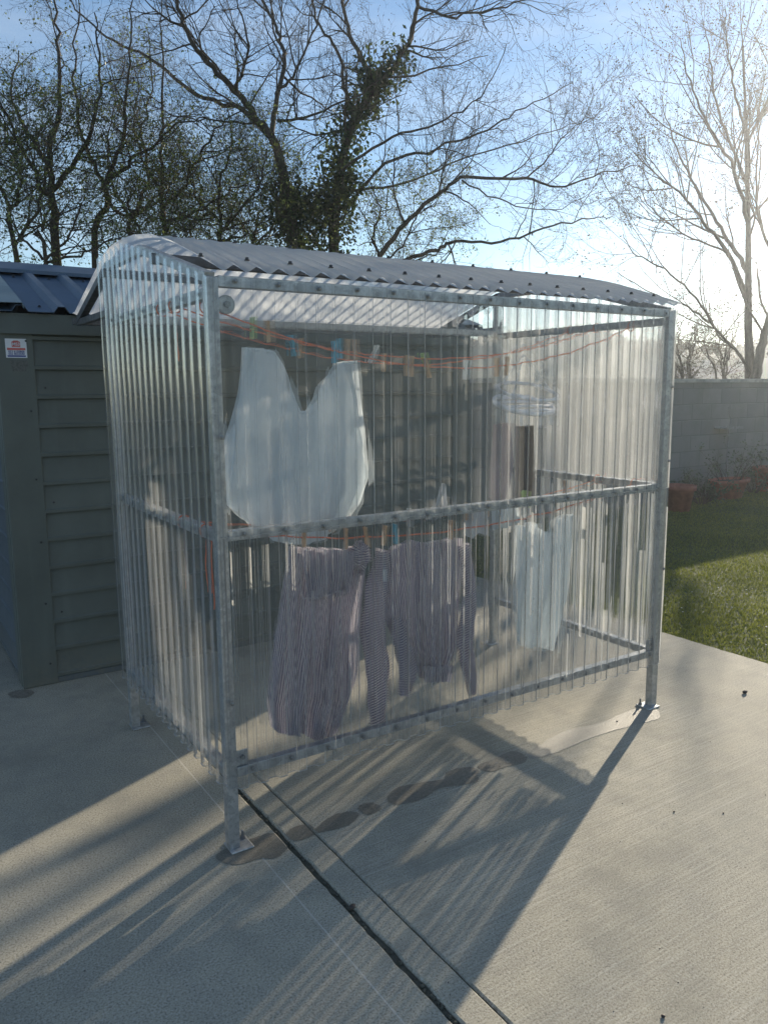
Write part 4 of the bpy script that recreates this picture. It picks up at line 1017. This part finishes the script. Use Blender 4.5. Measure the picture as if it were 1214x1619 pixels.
# second ivy clad tree, a little to the left
D = 9.0; tr = Tree(33); g = trunk_base(462, 420, D); ivp = []
P0, R0_ = tr.limb([g, A_(463,400), A_(455,310), A_(440,240), A_(427,212)], .075, .045); ivp += [along(P0[5:12], 150, tr.r, .20), along(P0[5:9]+np.array([.22, .1, 0]), 50, tr.r, .14)]
limbs = [([A_(427,212), A_(400,180,-.1), A_(370,140,-.3), A_(330,100,-.5), A_(300,60,-.6), A_(280,0,-.7), A_(270,-60,-.8)], .07, .025), ([A_(425,215), A_(380,170,.2), A_(310,150,.4), A_(250,100,.6), A_(180,65,.8), A_(130,25,.9), A_(100,-20,1.0)], .05, .012),
         ([A_(430,215), A_(435,160,.2), A_(450,90,.3), A_(440,50,.4), A_(415,0,.5), A_(400,-60,.6)], .05, .022), ([A_(440,190,.1), A_(480,185,-.2), A_(560,155,-.4), A_(610,120,-.5)], .03, .008),
         ([A_(370,140,-.3), A_(385,110,-.5), A_(390,60,-.7), A_(375,0,-.8)], .03, .012), ([A_(436,150,.2), A_(470,110,.3), A_(500,40,.4), A_(520,-30,.5)], .03, .012),
         ([A_(330,100,-.5), A_(315,60,-.7), A_(340,10,-.9)], .02, .008), ([A_(410,195,0), A_(350,190,-.3), A_(290,185,-.5), A_(230,165,-.6)], .022, .006)]
for pts, r0, r1 in limbs:
    P, R = tr.limb(pts, r0*.66, r1*.6, .012); tr.grow(P, R, LV_BIG)
finish(tr, 'ivy_clad_tree', 'bare tree with ivy trunk forking left, standing behind shed and shelter', g, 'bark', 0, dict(per=1, spread=.005, size=.009, mat='bud'), 'bare trees behind the wall', (np.concatenate(ivp), 12, .095, .032), 8)

# thicket of thorn trees just coming into leaf
LV_TH = [dict(n=11, len=.9, r=.010, ang=.9, t0=.05, pts=7, curve=.2, up=.03, sides=4), dict(n=7, len=.45, r=.0055, ang=.9, pts=6, curve=.22, up=.02, sides=3), dict(n=4.5, len=.22, r=.0034, ang=.9, pts=5, curve=.24, up=.02, sides=3), dict(n=1.5, len=.09, r=.0026, ang=.9, pts=3, curve=.2, up=.02, sides=3)]
thick = [
 (8.3, (92, 440), 41, .075, [[(90,400),(84,330),(78,250),(92,180),(95,100),(90,20),(80,-50)], [(84,330),(60,280),(30,230),(10,180),(-20,120)], [(80,260),(40,200),(20,150),(30,80)], [(84,300),(130,240),(150,180),(160,100),(150,20)]], 'thorn tree with straight trunk at the far left behind the shed ridge'),
 (8.8, (150, 440), 43, .06, [[(152,400),(170,330),(165,290),(140,240),(125,180),(120,90),(125,0)], [(165,295),(200,262),(240,232),(275,200),(330,185)], [(168,310),(190,340),(230,330),(270,300)], [(160,300),(190,230),(200,160),(205,80),(210,0)]], 'thorn tree with a crooked limb leaning right behind the shed'),
 (8.0, (30, 440), 45, .045, [[(25,410),(15,340),(35,290),(20,240),(0,180)], [(30,380),(60,330),(70,270),(65,200)], [(20,330),(-10,270),(-40,200)]], 'small leafy thorn tree at the edge of the picture above the shed'),
 (9.2, (262, 440), 47, .05, [[(262,400),(258,330),(256,260),(256,180),(258,90),(256,0)], [(258,330),(290,290),(320,240),(350,200),(390,170)], [(257,300),(230,260),(215,200),(220,130)], [(258,350),(300,340),(350,310),(390,290)]], 'slender thorn tree rising straight above the shelter gable'),
 (8.9, (345, 450), 49, .045, [[(345,420),(350,360),(345,300),(365,240),(360,170)], [(348,370),(380,330),(410,290),(420,240)], [(346,350),(310,310),(300,250)], [(350,380),(390,370),(430,340)]], 'twiggy thorn tree left of the ivy trunks above the roof'),
 (10.6, (205, 440), 51, .05, [[(205,410),(215,340),(235,280),(225,210),(240,140),(235,50)], [(212,350),(180,300),(170,240),(180,170)], [(216,340),(260,300),(290,270)]], 'thin thorn tree set back between the others behind the shed'),
 (9.8, (405, 450), 53, .035, [[(405,420),(400,370),(415,320),(405,270)], [(402,390),(440,350),(470,330)], [(403,380),(370,340),(350,300)]], 'low thorn bush with many stems beside the ivy trunks'),
 (7.6, (60, 450), 57, .035, [[(70,420),(60,370),(80,320),(60,270)], [(70,410),(110,370),(130,320)], [(68,410),(30,370),(10,330)], [(75,415),(140,400),(180,370)]], 'low thorn bush right behind the shed roof at the left edge'),
 (8.4, (215, 450), 58, .035, [[(215,430),(225,380),(205,330),(215,280)], [(216,420),(260,380),(270,330)], [(214,420),(170,390),(150,340)], [(220,425),(290,400),(330,380)]], 'low thorn bush between shed roof and shelter gable'),
 (9.4, (310, 450), 59, .035, [[(310,430),(300,370),(320,310),(300,250)], [(310,420),(350,390),(390,350)], [(308,420),(270,380),(250,330)], [(312,425),(370,405),(420,400)]], 'low thorn bush above the shelter ridge'),
 (10.2, (620, 460), 55, .035, [[(600,430),(590,380),(600,330),(580,280)], [(605,420),(640,380),(660,340),(690,320)], [(610,430),(660,410),(700,400)]], 'low leafy thorn bush under the sweeping limbs above the roof'),
]
for D, (bx, by), sd, r0, limbs, label in thick:
    tr = Tree(sd); g = trunk_base(bx, by, D)
    for i, l in enumerate(limbs):
        pts = [at(x, y, D+.25*k*(-1 if i % 2 else 1)*(i > 0)+tr.r.normal(0, .05)) for k, (x, y) in enumerate(l)]
        if i == 0: pts = [g]+pts
        P, R = tr.limb(pts, r0*(.75 if i == 0 else .42), .006, .015)
        tr.grow(P[4 if i == 0 else 0:], R[4 if i == 0 else 0:], LV_TH)
    tips = np.array(tr.tips); low = tips[(tips[:, 2] < 4.6) | (tr.r.random(len(tips)) < .35)]
    finish(tr, 'thorn_tree', label, g, 'bark2', 0, dict(tips=low, per=2, spread=.02, size=.016, mat='leaf'), 'thorn trees in the thicket', None, sd)

# bare tree against the sun
LV_R = [dict(n=11, len=1.6, r=.026, ang=.6, t0=.15, pts=8, curve=.09, up=.07, sides=5), dict(n=7, len=.8, r=.013, ang=.6, pts=6, curve=.12, up=.09, sides=4), dict(n=4, len=.30, r=.0058, ang=.6, pts=5, curve=.14, up=.12, sides=3), dict(n=1.3, len=.13, r=.0045, ang=.6, pts=4, curve=.12, up=.14, sides=3)]
D = 14.5; tr = Tree(61); g = trunk_base(1190, 620, D)
P0, R0_ = tr.limb([g, A_(1184,590), A_(1182,520), A_(1182,450), A_(1182,360), A_(1180,260), A_(1178,180), A_(1174,100), A_(1172,50)], .105, .006)
tr.grow(P0[12:], R0_[12:], LV_R)
limbs = [([A_(1192,600,-.2), A_(1205,540,-.2), A_(1222,480,-.3), A_(1232,380,-.4), A_(1236,260,-.5), A_(1240,140,-.6), A_(1236,60,-.7)], .10, .006), ([A_(1180,470), A_(1150,400,-.3), A_(1110,350,-.6), A_(1080,310,-.8), A_(1040,280,-1), A_(1000,240,-1.2)], .05, .006),
         ([A_(1181,430), A_(1150,380,.3), A_(1120,330,.6), A_(1085,270,.8), A_(1060,210,1), A_(1045,150,1.1)], .05, .006), ([A_(1181,350), A_(1160,270,-.3), A_(1120,200,-.6), A_(1090,130,-.8), A_(1075,60,-.9)], .045, .006),
         ([A_(1180,290), A_(1150,220,.4), A_(1130,150,.6), A_(1120,80,.8), A_(1110,30,.9)], .035, .006), ([A_(1179,210), A_(1160,140,-.2), A_(1150,80,-.3), A_(1145,10,-.4)], .03, .006),
         ([A_(1188,598,-.1), A_(1168,560,-.4), A_(1130,520,-.7), A_(1090,460,-1), A_(1040,420,-1.3), A_(1000,400,-1.5), A_(985,370,-1.6)], .035, .005), ([A_(1120,510,-.7), A_(1075,480,-1.0), A_(1020,460,-1.2), A_(975,430,-1.4)], .022, .005),
         ([A_(1228,420,-.3), A_(1200,350,-.5), A_(1195,260,-.7), A_(1200,180,-.8)], .035, .006), ([A_(1215,560,0), A_(1260,500,.3), A_(1300,400,.5), A_(1320,280,.7)], .05, .008), ([A_(1150,400,-.3), A_(1080,370,-.4), A_(1030,330,-.5), A_(1005,290,-.6)], .022, .005)]
for pts, r0, r1 in limbs:
    P, R = tr.limb(pts, r0*.95, r1*1.1, .012); tr.grow(P, R, LV_R)
finish(tr, 'bare_tree', 'tall bare tree with upswept twigs standing beyond the wall against the sun', g, 'bark3', 0, dict(per=2, spread=.012, size=.018, mat='bud'), None, None, 60)

for bx, sd, D, label in ((1085, 91, 15.5, 'bare scrubby bush beyond the wall nearest the shelter'), (1140, 92, 17, 'bare scrubby bush beyond the wall beside the tall bare tree')):
    tr = Tree(sd); g = trunk_base(bx, 640, D)
    for i in range(5):
        px = bx+tr.r.uniform(-35, 35); P, R = tr.limb([g, at(bx+(px-bx)*.3, 600, D), at(px, 550, D+tr.r.uniform(-.5, .5)), at(px+tr.r.uniform(-15, 15), 505, D+tr.r.uniform(-.8, .8))], .03, .006, .02); tr.grow(P, R, LV_TH)
    finish(tr, 'scrub_bush', label, g, 'bark3', 0, dict(per=1, spread=.03, size=.02, mat='bud'), 'scrub beyond the wall', None, sd)
hz = MB(); hz.box((-135, -135, -1.3), (135, 135, 10)); hm = NM('thin_glare_haze'); hm.t.nodes.remove(hm.b)  # air haze, thickened to stand in for lens glare near the sun
pv = hm.n('VolumePrincipled'); pv.inputs['Color'].default_value = (.82, .88, .96, 1); pv.inputs['Density'].default_value = .0021; pv.inputs['Anisotropy'].default_value = .80
hm.l(pv.outputs[0], hm.out.inputs['Volume']); tag(hz.build('glare_haze', hm.m), kind='stuff')

# ------------------------------------------------------------------ along the wall: pots, plants, bird table
def pot(x, y, r, h, label, plant, seed, trough=0):
    p = ground(x, y); t = empty('flower_pot', (p[0], p[1], -.012), label, 'flower pot', 'terracotta pots along the wall')
    b = MB()
    pr = [(r*.68, 0), (r*.93, h*.82), (r*1.04, h*.82), (r*1.06, h), (r*.94, h), (r*.90, h*.86)]
    b.lathe(pr, 24)
    if trough: b.v = [v*np.array([trough, 1, 1]) for v in b.v]
    b.build('pot_wall', M['terracotta'], t, True)
    b = MB(); b.lathe([(r*.88, h*.84), (r*.88, h*.87)], 20)
    if trough: b.v = [v*np.array([trough, 1, 1]) for v in b.v]
    b.build('soil', M['soil'], t)
    if plant:
        tr = Tree(seed)
        for i in range(plant):
            a = tr.r.uniform(0, 6.28); P, R = tr.shoot(np.array([r*.5*math.cos(a)*(trough or 1), r*.5*math.sin(a), h*.85]), np.array([math.cos(a)*.6, math.sin(a)*.6, 1.0]), tr.r.uniform(.25, .6), .005, 8, .12, .0, 4)
            tr.grow(P, R, [dict(n=4, len=.16, r=.003, ang=.8, pts=4, curve=.2, up=0, sides=3)])
        pl = empty('pot_plant', t.location, label.replace('pot', 'plant growing in pot', 1) if False else 'straggly grey green plant growing in '+label, 'plant', 'plants along the wall')
        tr.mesh('stems', M['bark2'], pl, np.zeros(3)); leaves('leaves', tr.tips, 6, .045, .022, M['shrub'], pl, np.zeros(3), seed+1)
pot(1072, 806, .20, .34, 'square shouldered terracotta pot nearest the shelter', 0, 71)
pot(1150, 786, .20, .28, 'long low terracotta trough against the wall', 16, 73, 2.0)
pot(1212, 775, .22, .38, 'tall terracotta pot at the edge of the picture', 6, 75)
def shrub(x, y, label, n, seed, hh):
    p = ground(x, y); t = empty('garden_shrub', (p[0], p[1], -.01), label, 'shrub', 'plants along the wall'); tr = Tree(seed)
    for i in range(n):
        a = tr.r.uniform(0, 6.28); P, R = tr.shoot(np.array([.05*math.cos(a), .05*math.sin(a), 0]), np.array([math.cos(a)*.7, math.sin(a)*.7, 1.]), tr.r.uniform(.5, 1)*hh, .006, 8, .14, 0, 4)
        tr.grow(P, R, [dict(n=6, len=.2*hh, r=.003, ang=.8, pts=4, curve=.2, up=0, sides=3)])
    tr.mesh('stems', M['bark2'], t, np.zeros(3)); leaves('leaves', tr.tips, 7, .05*hh, .02, M['shrub'], t, np.zeros(3), seed+1)
shrub(1108, 796, 'spreading grey green shrub between the two near pots', 22, 81, .55)
shrub(1190, 778, 'dark leafy shrub between the trough and the tall pot', 16, 83, .6)
p = ground(1145, 782); t = empty('bird_table', (p[0], p[1], -.01), 'pale bird table with flat tray on thin pole before the wall', 'bird table')
zt = at(1145, 676, np.dot(p-CAM, FW))[2]
b = MB(); b.tube([(0, 0, 0), (0, 0, zt)], .014, 8); b.build('pole', M['stone'], t)
b = MB(); b.box((-.20, -.11, zt), (.20, .11, zt+.018)); b.box((-.20, -.11, zt+.018), (.20, -.10, zt+.035)); b.box((-.20, .10, zt+.018), (.20, .11, zt+.035)); b.build('tray', M['stone'], t)
b = MB(); a = np.linspace(0, 1, 12); b.tube(np.stack([.03*np.sin(a*5), 0*a, zt+.018+.30*a], 1), .006, 6); b.build('hook', M['stone'], t)

# small things on the slab
def litter(name, n, xr, yr, z, smin, smax, mat, seed, lift):
    r = np.random.default_rng(seed); b = MB()
    for i in range(n):
        x, y = r.uniform(*xr), r.uniform(*yr); s_ = r.uniform(smin, smax); a = r.uniform(0, 6.28); k = r.integers(4, 7)
        P = [(x+s_*r.uniform(.6, 1.2)*math.cos(a+6.283*j/k), y+s_*r.uniform(.6, 1.2)*math.sin(a+6.283*j/k), z) for j in range(k)]
        b.add(P+[(x, y, z+s_*lift)], [(j, (j+1) % k, k) for j in range(k)])
    return tag(b.build(name, mat), kind='stuff')
litter('grit', 150, (-1.5, 3.2), (-1.6, 1.9), .0006, .0012, .0032, M['pebble'], 3, .8)
litter('pale_grit', 90, (-1.2, 3.2), (-1.6, 1.9), .0006, .001, .0026, M['stone'], 5, .8)
M['petal'] = plain('white_petal', (.75, .74, .70), .8, 0, .1)
litter('fallen_petals', 140, (3.36, 5.6), (-.6, 1.6), .012, .004, .009, M['petal'], 9, .2)
def pebble(x, y, s, label, seed):
    p = ground(x, y); r = np.random.default_rng(seed); b = MB(); n = 10; m_ = 7; P = np.zeros((m_, n+1, 3))
    for i in range(m_):
        for j in range(n+1):
            c = math.pi*i/(m_-1); a = 2*math.pi*j/n; q = s*(1+.12*math.sin(2*a+seed)+.1*math.cos(3*c+a)); P[i, j] = (q*math.sin(c)*math.cos(a), q*math.sin(c)*math.sin(a)*.8, .5*s-q*.5*math.cos(c))
    b.grid(P); o = b.build('pebble', M['pebble'], smooth=True); o.location = p; tag(o, label, 'pebble', 'pebbles on the concrete')
pebble(1177, 1096, .016, 'largest dark pebble on concrete near the lawn edge', 1)
pebble(1065, 1284, .0042, 'tiny dark grit on the sunny concrete right of the long shadow', 2)
pebble(1143, 1286, .0038, 'tiny dark grit nearest the right edge on open concrete', 3)
pebble(1048, 1608, .006, 'dark grit on concrete at the bottom right corner', 4)
pebble(975, 1141, .005, 'dark grit lying on the drying wet film by the foot', 5)
pebble(557, 1436, .012, 'dark crumb lodged at the joint between the slabs', 6)
